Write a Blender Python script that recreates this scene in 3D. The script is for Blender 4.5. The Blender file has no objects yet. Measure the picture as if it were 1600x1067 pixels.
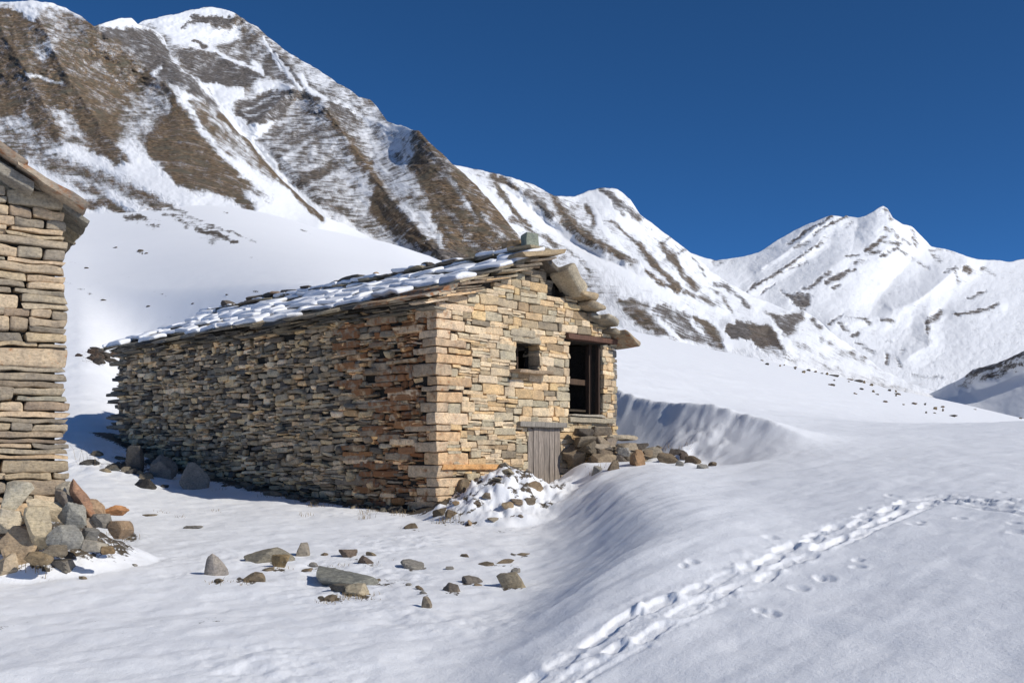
import bpy, math, random
import numpy as np
C = bpy.context.scene.collection
SC = bpy.context.scene
F_PX, CX, HY = 1600.0, 800.0, 720.0        # focal length, centre column and horizon row measured in the photograph
rng = np.random.default_rng(7)

# ---------------------------------------------------------------- numpy helpers
def _hash(i, j, k, seed):
    h = (i * 374761393 + j * 668265263 + k * 2147483647 + seed * 974634777) & 0xFFFFFFFF
    h = ((h ^ (h >> 13)) * 1274126177) & 0xFFFFFFFF
    h = ((h ^ (h >> 16)) * 2246822519) & 0xFFFFFFFF
    return ((h ^ (h >> 15)) & 0xFFFF) / 65535.0
def vnoise(p, seed=0):
    p = np.asarray(p, float)
    i = np.floor(p).astype(np.int64); f = p - i; f = f * f * (3 - 2 * f)
    if p.shape[1] == 2:
        i = np.c_[i, np.zeros(len(i), np.int64)]; f = np.c_[f, np.zeros(len(f))]
        zs = (0,)
    else: zs = (0, 1)
    r = 0
    for dx in (0, 1):
        wx = f[:, 0] if dx else 1 - f[:, 0]
        for dy in (0, 1):
            wy = f[:, 1] if dy else 1 - f[:, 1]
            for dz in zs:
                wz = 1 if len(zs) == 1 else (f[:, 2] if dz else 1 - f[:, 2])
                r = r + wx * wy * wz * _hash(i[:, 0] + dx, i[:, 1] + dy, i[:, 2] + dz, seed)
    return r * 2 - 1
def fbm(p, oct=4, seed=0, gain=.5):
    r = 0; a = 1; s = 0
    for o in range(oct):
        r = r + a * vnoise(p * 2 ** o + o * 17.3, seed + o); s += a; a *= gain
    return r / s
def sstep(x, a, b):
    t = np.clip((x - a) / (b - a), 0, 1); return t * t * (3 - 2 * t)
def seg_dist(P, poly, closed=False):
    P = np.asarray(P, float); d = np.full(len(P), 1e9); poly = [np.array(q, float) for q in poly]
    n = len(poly)
    for a in range(n if closed else n - 1):
        A = poly[a]; B = poly[(a + 1) % n]; AB = B - A
        t = np.clip(((P - A) @ AB) / max(AB @ AB, 1e-9), 0, 1)
        d = np.minimum(d, np.hypot(*(P - A - t[:, None] * AB).T))
    return d
def inside(P, poly):
    P = np.asarray(P, float); c = np.zeros(len(P), bool); n = len(poly)
    for a in range(n):
        x1, y1 = poly[a]; x2, y2 = poly[(a + 1) % n]
        if y1 == y2: continue
        m = ((y1 > P[:, 1]) != (y2 > P[:, 1])) & (P[:, 0] < (x2 - x1) * (P[:, 1] - y1) / (y2 - y1) + x1)
        c ^= m
    return c
def sdist(P, poly):
    d = seg_dist(P, poly, True); return np.where(inside(P, poly), d, -d)
def tps(pts, vals):
    pts = np.array(pts, float); vals = np.array(vals, float); n = len(pts)
    def U(r2): return np.where(r2 > 0, r2 * np.log(r2 + 1e-12), 0)
    d2 = ((pts[:, None] - pts[None]) ** 2).sum(-1)
    K = U(d2) + np.eye(n) * 1e-3; Pm = np.c_[np.ones(n), pts]
    A = np.block([[K, Pm], [Pm.T, np.zeros((3, 3))]])
    w = np.linalg.solve(A, np.r_[vals, np.zeros(3)])
    def f(q):
        out = np.empty(len(q))
        for s in range(0, len(q), 20000):
            qq = q[s:s + 20000]; r2 = ((qq[:, None] - pts[None]) ** 2).sum(-1)
            out[s:s + 20000] = U(r2) @ w[:n] + w[n] + qq @ w[n + 1:]
        return out
    return f

# ---------------------------------------------------------------- mesh helpers
def mesh_from(name, V, Fq, mat, parent=None, smooth=False, attrs=None, col=None):
    V = np.asarray(V, np.float32); Fq = np.asarray(Fq, np.int32); k = Fq.shape[1]
    me = bpy.data.meshes.new(name)
    me.vertices.add(len(V)); me.vertices.foreach_set('co', V.ravel())
    me.loops.add(Fq.size); me.loops.foreach_set('vertex_index', Fq.ravel())
    me.polygons.add(len(Fq)); me.polygons.foreach_set('loop_start', np.arange(0, Fq.size, k, dtype=np.int32))
    me.polygons.foreach_set('use_smooth', np.full(len(Fq), smooth))
    for an, av in (attrs or {}).items():
        a = me.attributes.new(an, 'FLOAT', 'POINT'); a.data.foreach_set('value', np.asarray(av, np.float32))
    if col is not None:
        a = me.attributes.new('Col', 'FLOAT_COLOR', 'POINT'); a.data.foreach_set('color', np.asarray(col, np.float32).ravel())
    me.materials.append(mat); me.update(calc_edges=True); me.validate()
    o = bpy.data.objects.new(name, me); C.objects.link(o)
    if parent: o.parent = parent
    return o
def tag(o, label=None, cat=None, group=None, kind=None):
    for k, v in (('label', label), ('category', cat), ('group', group), ('kind', kind)):
        if v: o[k] = v
    return o
def empty(name, label, cat, group=None, loc=(0, 0, 0)):
    o = bpy.data.objects.new(name, None); C.objects.link(o); o.location = loc
    o.empty_display_size = .3
    return tag(o, label, cat, group)

def cube_tpl(c):                                  # a cube's surface as a grid with coordinates c on every axis
    n = len(c); idx = {}; V = []; Fq = []
    def vid(a, b, d):
        if (a, b, d) not in idx: idx[(a, b, d)] = len(V); V.append((c[a], c[b], c[d]))
        return idx[(a, b, d)]
    for ax in range(3):
        for side in (0, n - 1):
            for i in range(n - 1):
                for j in range(n - 1):
                    q = []
                    for (u, v) in ((i, j), (i + 1, j), (i + 1, j + 1), (i, j + 1)):
                        t = [0, 0, 0]; t[ax] = side; t[(ax + 1) % 3] = u; t[(ax + 2) % 3] = v; q.append(vid(*t))
                    Fq.append(q if side else q[::-1])
    return np.array(V, float), np.array(Fq)
TPL_S = cube_tpl([-1, -.72, 0, .72, 1])
TPL_F = cube_tpl([-1, -.85, -.5, -.17, .17, .5, .85, 1])

class Stones:
    """collects rounded, warped blocks into one mesh"""
    def __init__(self, tpl=TPL_S): self.V = []; self.F = []; self.Cc = []; self.n = 0; self.tpl = tpl
    def add(self, c, ax, dims, col, warp=.1, r=.3, noise=.012, freq=9., rust=0., seed=None):
        T, Fq = self.tpl; h = np.array(dims) / 2; rr = r * h.min()
        p = T * h; q = np.clip(p, -(h - rr), h - rr); d = p - q
        L = np.linalg.norm(d, axis=1, keepdims=True); p = q + d / np.maximum(L, 1e-9) * rr
        off = rng.uniform(-1, 1, (2, 2, 2, 3)) * warp * h * 2 * np.array([.45, 1, 1])
        t = (p / h + 1) / 2
        w = 0
        for a in (0, 1):
            for b in (0, 1):
                for e in (0, 1):
                    ww = (t[:, 0] if a else 1 - t[:, 0]) * (t[:, 1] if b else 1 - t[:, 1]) * (t[:, 2] if e else 1 - t[:, 2])
                    w = w + ww[:, None] * off[a, b, e]
        p = p + w
        if noise:
            o3 = rng.uniform(0, 500, 3)
            p = p + np.stack([vnoise(p * freq + o3 + 31 * k, 3 + k) for k in range(3)], 1) * noise
        p = p @ np.array(ax, float) + np.array(c, float)
        self.V.append(p); self.F.append(Fq + self.n); self.n += len(p)
        self.Cc.append(np.tile(np.r_[col, rust], (len(p), 1)))
    def box(self, lo, hi, O, ax, col, rust=0):
        self.poly([(a, b, c) for a in (lo[0], hi[0]) for b in (lo[1], hi[1]) for c in (lo[2], hi[2])], O, ax,
                  [[0, 1, 3, 2], [4, 6, 7, 5], [0, 4, 5, 1], [2, 3, 7, 6], [0, 2, 6, 4], [1, 5, 7, 3]], col, rust)
    def poly(self, pts, O, ax, faces, col, rust=0):
        p = np.array(pts, float) @ np.array(ax, float) + np.array(O, float)
        self.V.append(p); self.F.append(np.array(faces) + self.n); self.n += len(p)
        self.Cc.append(np.tile(np.r_[col, rust], (len(p), 1)))
    def build(self, name, mat, parent=None, smooth=False):
        return mesh_from(name, np.concatenate(self.V), np.concatenate(self.F), mat, parent, smooth, col=np.concatenate(self.Cc))

# ---------------------------------------------------------------- materials
def mat_new(name):
    m = bpy.data.materials.new(name); m.use_nodes = True; nt = m.node_tree; nt.nodes.clear()
    out = nt.nodes.new('ShaderNodeOutputMaterial'); b = nt.nodes.new('ShaderNodeBsdfPrincipled')
    nt.links.new(b.outputs[0], out.inputs[0]); return m, nt, b
class NT:
    def __init__(s, nt): s.nt = nt
    def n(s, t, **kw):
        x = s.nt.nodes.new(t)
        for k, v in kw.items():
            if k.startswith('i_'): x.inputs[k[2:].replace('_', ' ')].default_value = v
            else: setattr(x, k, v)
        return x
    def l(s, a, b): s.nt.links.new(a, b)
    def math(s, op, a, b=None, clamp=False):
        x = s.n('ShaderNodeMath', operation=op, use_clamp=clamp)
        for i, v in enumerate((a, b)):
            if v is None: continue
            if isinstance(v, (int, float)): x.inputs[i].default_value = v
            else: s.l(v, x.inputs[i])
        return x.outputs[0]
    def noise(s, vec, scale, detail=4, rough=.55, w=None):
        x = s.n('ShaderNodeTexNoise'); x.inputs['Scale'].default_value = scale; x.inputs['Detail'].default_value = detail
        x.inputs['Roughness'].default_value = rough; s.l(vec, x.inputs['Vector']); return x.outputs[0]
    def ramp(s, f, stops):
        x = s.n('ShaderNodeValToRGB'); e = x.color_ramp.elements
        while len(e) > len(stops): e.remove(e[-1])
        while len(e) < len(stops): e.new(.5)
        for el, (p, c) in zip(e, stops): el.position = p; el.color = (c, c, c, 1) if isinstance(c, (int, float)) else (*c, 1)
        s.l(f, x.inputs[0]); return x.outputs[0]
    def mix(s, f, a, b, mode='MIX'):
        x = s.n('ShaderNodeMix', data_type='RGBA', blend_type=mode)
        for i, v in ((0, f), (6, a), (7, b)):
            if isinstance(v, (int, float)): x.inputs[i].default_value = v
            elif isinstance(v, tuple): x.inputs[i].default_value = (*v, 1)
            else: s.l(v, x.inputs[i])
        return x.outputs[2]
    def mapr(s, f, a, b, c, d):
        x = s.n('ShaderNodeMapRange'); s.l(f, x.inputs[0])
        for i, v in enumerate((a, b, c, d)): x.inputs[i + 1].default_value = v
        return x.outputs[0]
    def attr(s, name): return s.n('ShaderNodeAttribute', attribute_name=name)
    def pos(s): return s.n('ShaderNodeNewGeometry').outputs['Position']
    def mapping(s, vec, rot=(0, 0, 0), scale=(1, 1, 1)):
        x = s.n('ShaderNodeMapping'); x.inputs['Rotation'].default_value = rot; x.inputs['Scale'].default_value = scale
        s.l(vec, x.inputs['Vector']); return x.outputs[0]
    def bump(s, h, strength, dist, normal=None):
        x = s.n('ShaderNodeBump'); x.inputs['Strength'].default_value = strength; x.inputs['Distance'].default_value = dist
        s.l(h, x.inputs['Height'])
        if normal is not None: s.l(normal, x.inputs['Normal'])
        return x.outputs[0]
SNOW = (.86, .87, .89)

def stone_material():
    m, nt, b = mat_new('stone'); k = NT(nt); P = k.pos(); a = k.attr('Col')
    n1 = k.noise(P, 5, 5, .6); n2 = k.noise(P, 28, 5, .65); n3 = k.noise(k.mapping(P, scale=(1, 1, 4)), 14, 4, .6)
    c = k.mix(1., a.outputs['Color'], k.ramp(n1, [(.3, (.72, .72, .74)), (.7, (1.22, 1.18, 1.1))]), 'MULTIPLY')
    c = k.mix(.8, c, k.ramp(n2, [(.3, .55), (.5, 1.), (.75, 1.25)]), 'MULTIPLY')
    c = k.mix(.6, c, k.ramp(n3, [(.35, .7), (.6, 1.12)]), 'MULTIPLY')
    lich = k.ramp(k.noise(P, 55, 3, .6), [(.62, 0.), (.68, 1.)])
    c = k.mix(k.math('MULTIPLY', lich, .35), c, (.42, .42, .37))
    rn = k.noise(P, 7, 6, .7)
    rust = k.mapr(k.math('ADD', rn, k.math('SUBTRACT', k.math('MULTIPLY', a.outputs['Alpha'], .6), .3)), .5, .62, 0, .85)
    c = k.mix(rust, c, k.mix(k.noise(P, 30, 3), (.22, .07, .02), (.36, .15, .05)))
    k.l(c, b.inputs['Base Color']); b.inputs['Roughness'].default_value = .88
    b.inputs['Specular IOR Level'].default_value = .25
    h = k.math('ADD', k.math('MULTIPLY', n2, .6), k.math('ADD', n3, k.math('MULTIPLY', k.noise(P, 90, 3, .6), .25)))
    k.l(k.bump(h, .7, .012), b.inputs['Normal']); return m
def wood_material():
    m, nt, b = mat_new('weathered_wood'); k = NT(nt); P = k.pos(); a = k.attr('Col')
    g = k.noise(k.mapping(P, scale=(30, 30, 1.6)), 1.6, 5, .6); g2 = k.noise(k.mapping(P, scale=(60, 60, 3)), 2., 3, .6)
    c = k.mix(1., a.outputs['Color'], k.ramp(g, [(.3, .45), (.5, .95), (.7, 1.35)]), 'MULTIPLY')
    c = k.mix(.6, c, k.ramp(g2, [(.35, .5), (.55, 1.1)]), 'MULTIPLY')
    k.l(c, b.inputs['Base Color']); b.inputs['Roughness'].default_value = .85
    k.l(k.bump(g, .8, .015), b.inputs['Normal']); return m
def roof_snow_material():
    m, nt, b = mat_new('roof_snow'); k = NT(nt); P = k.pos()
    n = k.noise(P, 14, 5, .6)
    k.l(k.mix(n, (.82, .83, .86), (.9, .91, .93)), b.inputs['Base Color']); b.inputs['Roughness'].default_value = .7
    b.inputs['Specular IOR Level'].default_value = .2
    k.l(k.bump(n, .5, .03), b.inputs['Normal']); return m
def ground_material():
    m, nt, b = mat_new('snow'); k = NT(nt); P = k.pos()
    n1 = k.noise(P, .6, 3); n2 = k.noise(P, 9, 5, .6); n3 = k.noise(P, 45, 4, .6); n4 = k.noise(P, 160, 2, .5); n5 = k.noise(P, 26, 7, .72)
    rip = k.noise(k.mapping(P, rot=(0, 0, math.radians(-43)), scale=(7, 26, 10)), 1., 3, .6)
    at = k.attr('rock'); rp = k.attr('ripple')
    c = k.mix(n1, (.885, .89, .905), (.92, .925, .93))
    c = k.mix(.5, c, k.ramp(n4, [(.25, .93), (.6, 1.02)]), 'MULTIPLY')
    sel = k.math('ADD', k.math('MULTIPLY', k.noise(P, 11, 6, .7), .55), k.math('MULTIPLY', k.noise(k.mapping(P, scale=(1, 1, 2.5)), 1.4, 6, .7), .45))
    cov = k.mapr(k.math('ADD', k.mapr(sel, .33, .67, 0, 1), k.math('MULTIPLY', k.math('SUBTRACT', at.outputs['Fac'], .5), 1.3)), .45, .6, 0, 1)
    cov = k.math('MULTIPLY', cov, k.mapr(at.outputs['Fac'], .0, .06, 0, 1))
    dirt = k.mix(k.noise(P, 3, 5, .7), (.055, .042, .03), (.17, .125, .075))
    dirt = k.mix(k.ramp(k.noise(P, 24, 3), [(.45, 0.), (.6, 1.)]), dirt, (.1, .092, .08))
    k.l(k.mix(cov, c, dirt), b.inputs['Base Color'])
    b.inputs['Roughness'].default_value = .65; b.inputs['Specular IOR Level'].default_value = .2
    nb = k.bump(k.math('ADD', n2, k.math('MULTIPLY', n3, .25)), .2, .02)
    nb = k.bump(n5, .55, .018, nb)
    nb2 = k.bump(k.math('MULTIPLY', rip, rp.outputs['Fac']), .2, .012, nb)
    k.l(k.bump(n4, .4, .006, nb2), b.inputs['Normal']); return m
def mountain_material(name, s, dip, stretch, blend=.55, pale=1.):
    """snow lying on grass and rock; 'rock' says how much of it is bare, 'grey' whether it is rock or dead grass"""
    m, nt, b = mat_new(name); k = NT(nt); P = k.pos()
    at = k.attr('rock').outputs['Fac']; gr = k.attr('grey').outputs['Fac']
    strat = k.noise(k.mapping(P, rot=(0, math.radians(dip), 0), scale=(.35, .35, stretch)), s * .6, 6, .68)
    iso = k.noise(k.mapping(P, scale=(1.2, .6, .62)), s * 4.4, 7, .8); big = k.noise(P, s * .22, 5, .65)
    nz = k.math('ADD', k.math('ADD', k.math('MULTIPLY', strat, blend), k.math('MULTIPLY', iso, 1 - blend)), k.math('MULTIPLY', k.math('SUBTRACT', big, .5), .35))
    # threshold: rock 0 -> all snow, 1 -> all bare
    nn = k.mapr(nz, .36, .64, 0, 1)
    cov = k.mapr(k.math('ADD', nn, k.math('MULTIPLY', k.math('SUBTRACT', at, .5), 1.1)), .34, .66, 0, 1)
    cov = k.math('MULTIPLY', cov, k.mapr(at, .0, .06, 0, 1))
    t1 = k.noise(P, s * 1.1, 6, .7); t2 = k.noise(P, s * 5, 4, .7)
    grass = k.mix(k.ramp(t1, [(.42, 0.), (.58, 1.)]), (.066, .046, .03), (.35, .238, .135))
    grass = k.mix(k.math('MULTIPLY', k.ramp(k.noise(P, s * .4, 4, .65), [(.45, 0.), (.6, 1.)]), .6), grass, (.085, .068, .05))
    grass = k.mix(k.ramp(big, [(.5, 0.), (.66, 1.)]), grass, (.15, .135, .095))
    rock = k.mix(k.ramp(t1, [(.42, 0.), (.58, 1.)]), (.04 * pale, .04 * pale, .045 * pale), (.25 * pale, .225 * pale, .205 * pale))
    rock = k.mix(k.ramp(strat, [(.4, .0), (.6, .6)]), rock, (.12, .1, .082))
    col = k.mix(k.math('ADD', gr, k.math('SUBTRACT', k.math('MULTIPLY', big, .5), .25), True), grass, rock)
    col = k.mix(.75, col, k.ramp(t2, [(.3, .5), (.5, 1.), (.7, 1.35)]), 'MULTIPLY')
    sn = k.mix(k.noise(P, s * .3, 4), (.87, .88, .90), (.91, .915, .92))
    k.l(k.mix(cov, sn, col), b.inputs['Base Color'])
    b.inputs['Roughness'].default_value = .85; b.inputs['Specular IOR Level'].default_value = .1
    hh = k.math('ADD', k.math('MULTIPLY', iso, .8), k.math('ADD', k.math('MULTIPLY', strat, .8), k.math('MULTIPLY', cov, .15)))
    k.l(k.bump(k.math('MULTIPLY', hh, k.mapr(at, 0, .5, .1, 1)), .6, .7 / s), b.inputs['Normal']); return m
M_STONE = stone_material(); M_WOOD = wood_material(); M_RSNOW = roof_snow_material(); M_GROUND = ground_material()

# ---------------------------------------------------------------- the terrain near the camera
P0 = np.array([-1.4625, 20.]); G = np.array([.689, .725]); S = np.array([-.725, .689]); LEN, WID = 13.5, 5.73
LP_Y = np.array([2.5, 5, 7.8, 10, 13, 16, 20, 24, 27, 30, 33, 38, 45, 52, 60, 80, 100, 120, 150, 300])
LP_y = np.array([1760, 1250, 1067, 973, 893, 845, 790, 748, 708, 670, 640, 594, 543, 496, 450, 376, 328, 297, 268, 210])
LP_z = (HY - LP_y) * LP_Y / F_PX
FOOT = [(-4.5, 0), (-2.4, 4.5), (-1.3, 7.8), (-.88, 9.4), (-.4, 10.7), (.0, 12.1), (.22, 15.8), (.42, 18.), (.62, 19.6), (.66, 23.)]
FX = np.array([f[0] for f in FOOT]); FY = np.array([f[1] for f in FOOT])
def smax(a, b, k): return np.log(np.exp(np.clip(a / k, -300, 300)) + np.exp(np.clip(b / k, -300, 300))) * k
def drift_plane(X, Y):
    Xe = X - .82 * np.logaddexp(0, (X - 5.2) / .9) * .9
    return -2.25 + .166 * Xe + .0753 * np.where(Y < 30, Y, 30 + (Y - 30) * .5)
def img_on_drift(px, py):
    kx = (px - CX) / F_PX; Y = 2.25 / ((py - HY) / F_PX + .166 * kx + .0753)
    return kx * Y, Y
TRACK_PX = [(820, 1100), (880, 1062), (960, 1022), (1040, 977), (1120, 935), (1180, 902), (1232, 873), (1285, 845), (1335, 822), (1385, 798), (1430, 776), (1470, 765), (1530, 768), (1600, 775), (1690, 786), (1800, 792), (1950, 797)]
TRACK = [img_on_drift(*p) for p in TRACK_PX]
PRINTS = [img_on_drift(*p) for p in [(1188, 962), (1205, 965), (1247, 922), (1068, 918), (1082, 910), (1205, 856), (1340, 872), (1340, 884), (1398, 766), (1388, 764), (1352, 792), (1430, 812), (1440, 808), (1585, 805), (1590, 820), (1565, 748), (1500, 797), (1290, 905), (1280, 903), (1295, 826)]]
def arclen(P, poly):
    poly = np.array(poly); d = np.full(len(P), 1e9); s = np.zeros(len(P)); sg = np.zeros(len(P)); acc = 0
    for A, B in zip(poly[:-1], poly[1:]):
        AB = B - A; L = np.hypot(*AB); t = np.clip(((P - A) @ AB) / L ** 2, 0, 1); q = P - A - t[:, None] * AB
        dd = np.hypot(*q.T); m = dd < d; d[m] = dd[m]; s[m] = acc + t[m] * L
        sg[m] = np.sign(AB[0] * q[m, 1] - AB[1] * q[m, 0]); acc += L
    return d * sg, s
def ground_z(X, Y, detail=True):
    X = np.asarray(X, float); Y = np.asarray(Y, float); sh = X.shape; X = X.ravel(); Y = Y.ravel()
    P = np.c_[X, Y]; kx = X / np.maximum(Y, .5); px = CX + F_PX * kx
    rel = P - P0; u = rel @ G; v = rel @ S
    flat = -1.7 + (Y - 7.8) * .0525 + .012 * np.clip(Y - 20, 0, 8) ** 2
    left = np.interp(np.log(np.maximum(Y, 1)), np.log(LP_Y), LP_z / LP_Y) * np.maximum(Y, 1)
    wl = 1 - sstep(px, 120, 315)
    front = flat * (1 - wl) + left * wl
    # wind drift on the right
    dp = drift_plane(X, Y)
    fx = np.interp(Y, FY, FX); d = (X - fx) * .94
    width = np.interp(Y, [4, 8, 12, 16, 18.5, 21], [1.5, 1.5, 1.7, 1.6, 1.25, .85])
    wob = .18 * fbm(P * .9, 3, 5)
    r = sstep(d + wob * (width > .5), -.05, width)
    plat = .34 * np.exp(-(((X - 1.2) / 1.5) ** 2 + ((Y - 21.4) / 1.9) ** 2)) - .26 * np.exp(-(((u - 4.7) / 1.3) ** 2 + ((v + .9) / .9) ** 2))
    swell = .24 * np.exp(-((d - 1.8) / 1.1) ** 2) * sstep(Y, 5.5, 11) * (1 - sstep(Y, 19, 24))
    front = front + r * (np.maximum(dp, front - .2) + plat + swell - front)
    front = front - .22 * np.exp(-(((u - 5.4) / 1.5) ** 2 + ((v + 2.9) / 1.2) ** 2))
    # snow covered rubble against the gable
    hx, hy = -.12, 20.5; e1 = (X - hx); e2 = (Y - hy)
    rr = np.hypot(e1 / 1.12, e2 / np.where(e2 < 0, 1.5, 1.5))
    heap = np.clip(1 - (rr + .12 * fbm(P * 1.3, 3, 57)) / 1.72, 0, 1)
    heap = 1.10 * heap ** .95 * (.88 + .3 * fbm(P * .9, 2, 59))
    front = front + heap * (1 - .8 * sstep(d, .2, 1.1))
    hm = sstep(heap, .02, .35) * (1 - sstep(d, .1, .8))
    front = front + .8 * np.clip(1 - np.hypot(X + 6.25, (Y - 13.65)) / 1.45, 0, 1) * (.85 + .3 * fbm(P * 2.2, 3, 58))
    # slope behind the hut
    Fp = -3.11 - .2424 * X + .2013 * Y
    Fp = Fp - .0045 * np.clip(Y - np.interp(px, [900, 1100, 1500], [64, 66, 80]), 0, 40) ** 2 * sstep(px, 700, 900) - .36 * np.clip(Y - 104, 0, 1e3) * sstep(px, 700, 900)
    pxk = 2.4 * np.exp(-((px - 700) / 75) ** 2)
    Fp = Fp - pxk * sstep(Y, 60, 205)
    back = smax(Fp, dp + np.where(Y > 30, -.05 * (Y - 30), 0), .45)
    wb = 1 - sstep(px, 130, 600)
    back = back * (1 - wb) + left * wb
    lip = 6.75 + (v + 4.1) * .36 + .10 * fbm(np.c_[v * .55, u * .5], 3, 9) + .03 * fbm(np.c_[v * 2.6, u * 2.2], 2, 10) + .10 * np.clip(-v - 4.2, 0, 5)
    lip = np.where(v > 4, lip[:] * 0 + 6.75 + 8.1 * .36 + .1 * (v - 4), lip)
    ws = np.interp(v, [-9, -5, -3, 0, 4, 14], [3.2, 2.2, 1.7, 1.55, 1.6, 3])
    t = np.clip((u - lip + ws) / ws, 0, 1)
    q = np.where(t < 1, 1 - np.sqrt(np.clip(1 - t ** 2.2, 0, 1)), 1)          # hollow scoop that steepens to the lip
    q = .12 * q + .88 * (t ** 1.25)
    ramp = np.where(px > 560, q, sstep(u, 5.9, 14))
    lipb = (.06 * np.exp(-((u - lip - .1) / .3) ** 2) + .34 * np.exp(-((u - lip - .3) / 1.5) ** 2)) * sstep(v, -5.2, -2.8) * (1 - .8 * sstep(v, -1, 2)) * (px > 600)
    z = front * (1 - ramp) + (back + lipb) * ramp
    if not detail: return z.reshape(sh)
    near = 1 - sstep(Y, 35, 70)
    dr = np.clip(r, 0, 1) * (1 - ramp)
    # soft undulation and melt dimples
    z = z + near * (.05 * fbm(P * .45, 3, 21) + .022 * fbm(P * 1.7 + 9, 3, 22) + .006 * fbm(P * 6, 3, 23))
    z = z + (1 - near) * (1 - sstep(Y, 95, 150)) * (.35 * fbm(P * .035, 4, 24) * np.clip(Y / 100, .3, 2))
    # sastrugi on the drift flank
    a = P @ np.array([.66, .75]); c = P @ np.array([.75, -.66])
    ridge = 1 - np.abs(fbm(np.c_[a * .24, c * 1.9], 3, 31)) * 2
    flank = dr * (1 - sstep(d, width * .9, width * 1.9)) * near * sstep(Y, 7, 10)
    z = z + .022 * flank * (ridge - .5)
    z = z + .010 * dr * near * fbm(np.c_[a * .55, c * 2.6], 3, 33)
    # small lumps on the flat, rough with buried stones
    fl = (1 - dr) * (1 - ramp) * near
    pat = sstep(fbm(P * .5, 2, 41), .0, .5)
    z = z + fl * (.022 * fbm(P * 2.6, 3, 42) + .022 * pat * fbm(P * 7, 3, 43))
    z = z + hm * (.10 * (np.abs(fbm(P * 2.7, 4, 51, .6)) * 2.2 - .35) + .09 * fbm(P * 6.5, 4, 52, .65))
    rub = np.exp(-(((u - 6.3) / 1.6) ** 2 + ((v + 1.6) / 1.1) ** 2))
    z = z + rub * (.12 * fbm(P * 3.1, 3, 53) + .1)
    far = np.exp(-(((X + 10.5) / 2.2) ** 2 + ((Y - 26) / 1.6) ** 2))
    z = z + far * .10 * fbm(P * 3.5, 3, 54)
    # ragged melt fringe of the scoop's lip
    z = z + (.055 * fbm(np.c_[v * 3.0, u * .9], 3, 61)) * np.exp(-((u - lip + .1) / .3) ** 2) * sstep(v, -5, -3.2) * (px > 600)
    # tracks
    m = (Y < 24) & (np.abs(X - 4) < 9)
    if m.any():
        Pm = P[m]; dd, s = arclen(Pm, TRACK); dz = np.zeros(len(Pm))
        tr = np.random.default_rng(77); near_t = np.abs(dd) < .8; d1, s1, P1 = dd[near_t], s[near_t], Pm[near_t]; q1 = np.zeros(len(d1))
        d1 = d1 + .05 * vnoise(np.c_[s1 * .8, s1 * 0], 71); e1 = fbm(P1 * 9, 3, 76, .6)
        sj = 0.
        while sj < 26:
            for side in (-1, 1):
                L = tr.uniform(.14, .30); W = tr.uniform(.065, .10); dep = tr.uniform(.012, .045); c0 = side * .14 + tr.normal(0, .045); s0 = sj + .22 * (side > 0) + tr.normal(0, .06)
                a = np.abs((s1 - s0) / L); b = np.abs((d1 - c0 - .04 * (s1 - s0)) / W); rr_ = (a ** 3 + b ** 3) ** (1 / 3.) + .22 * e1
                q1 -= np.minimum(dep, np.maximum(dep + np.minimum(q1, 0), 0) + .25 * dep) * (1 - sstep(rr_, .75, 1.12))
                if tr.random() < .6: q1 += tr.uniform(.012, .03) * np.exp(-(((s1 - s0 - L) / .07) ** 2 + ((d1 - c0) / .08) ** 2)) * (1 + e1)
            sj += tr.uniform(.36, .55)
        q1 -= .022 * np.exp(-np.abs((d1 + .30) / .035) ** 2) * sstep(vnoise(np.c_[s1 * .5, s1 * 0], 79), -.4, .2)
        q1 += np.exp(-(d1 / .36) ** 4) * (.016 * fbm(P1 * 9, 4, 75, .65) + .02 * sstep(fbm(P1 * 5.5, 3, 74), .25, .5))
        dz[near_t] += q1
        for i, (qx, qy) in enumerate(PRINTS):
            e = np.hypot(Pm[:, 0] - qx, (Pm[:, 1] - qy) * .6 ) / (.042 + .014 * (i % 3))
            e = e + .25 * vnoise(Pm * 12, 85); dz += -.022 * np.exp(-np.clip(e, 0, 9) ** 3) + .004 * np.exp(-((e - 1.45) / .4) ** 2)
        z[m] += dz
    return z.reshape(sh)
def hit(px, py, y0=3., y1=95.):
    Ys = np.exp(np.linspace(math.log(y0), math.log(y1), 4000)); X = (px - CX) / F_PX * Ys
    z = ground_z(X, Ys); yi = HY - F_PX * z / Ys
    top = yi[:-1].min(); i = int(np.argmax(yi <= max(py, top + 1.5))); return float(X[i]), float(Ys[i]), float(z[i])

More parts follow.
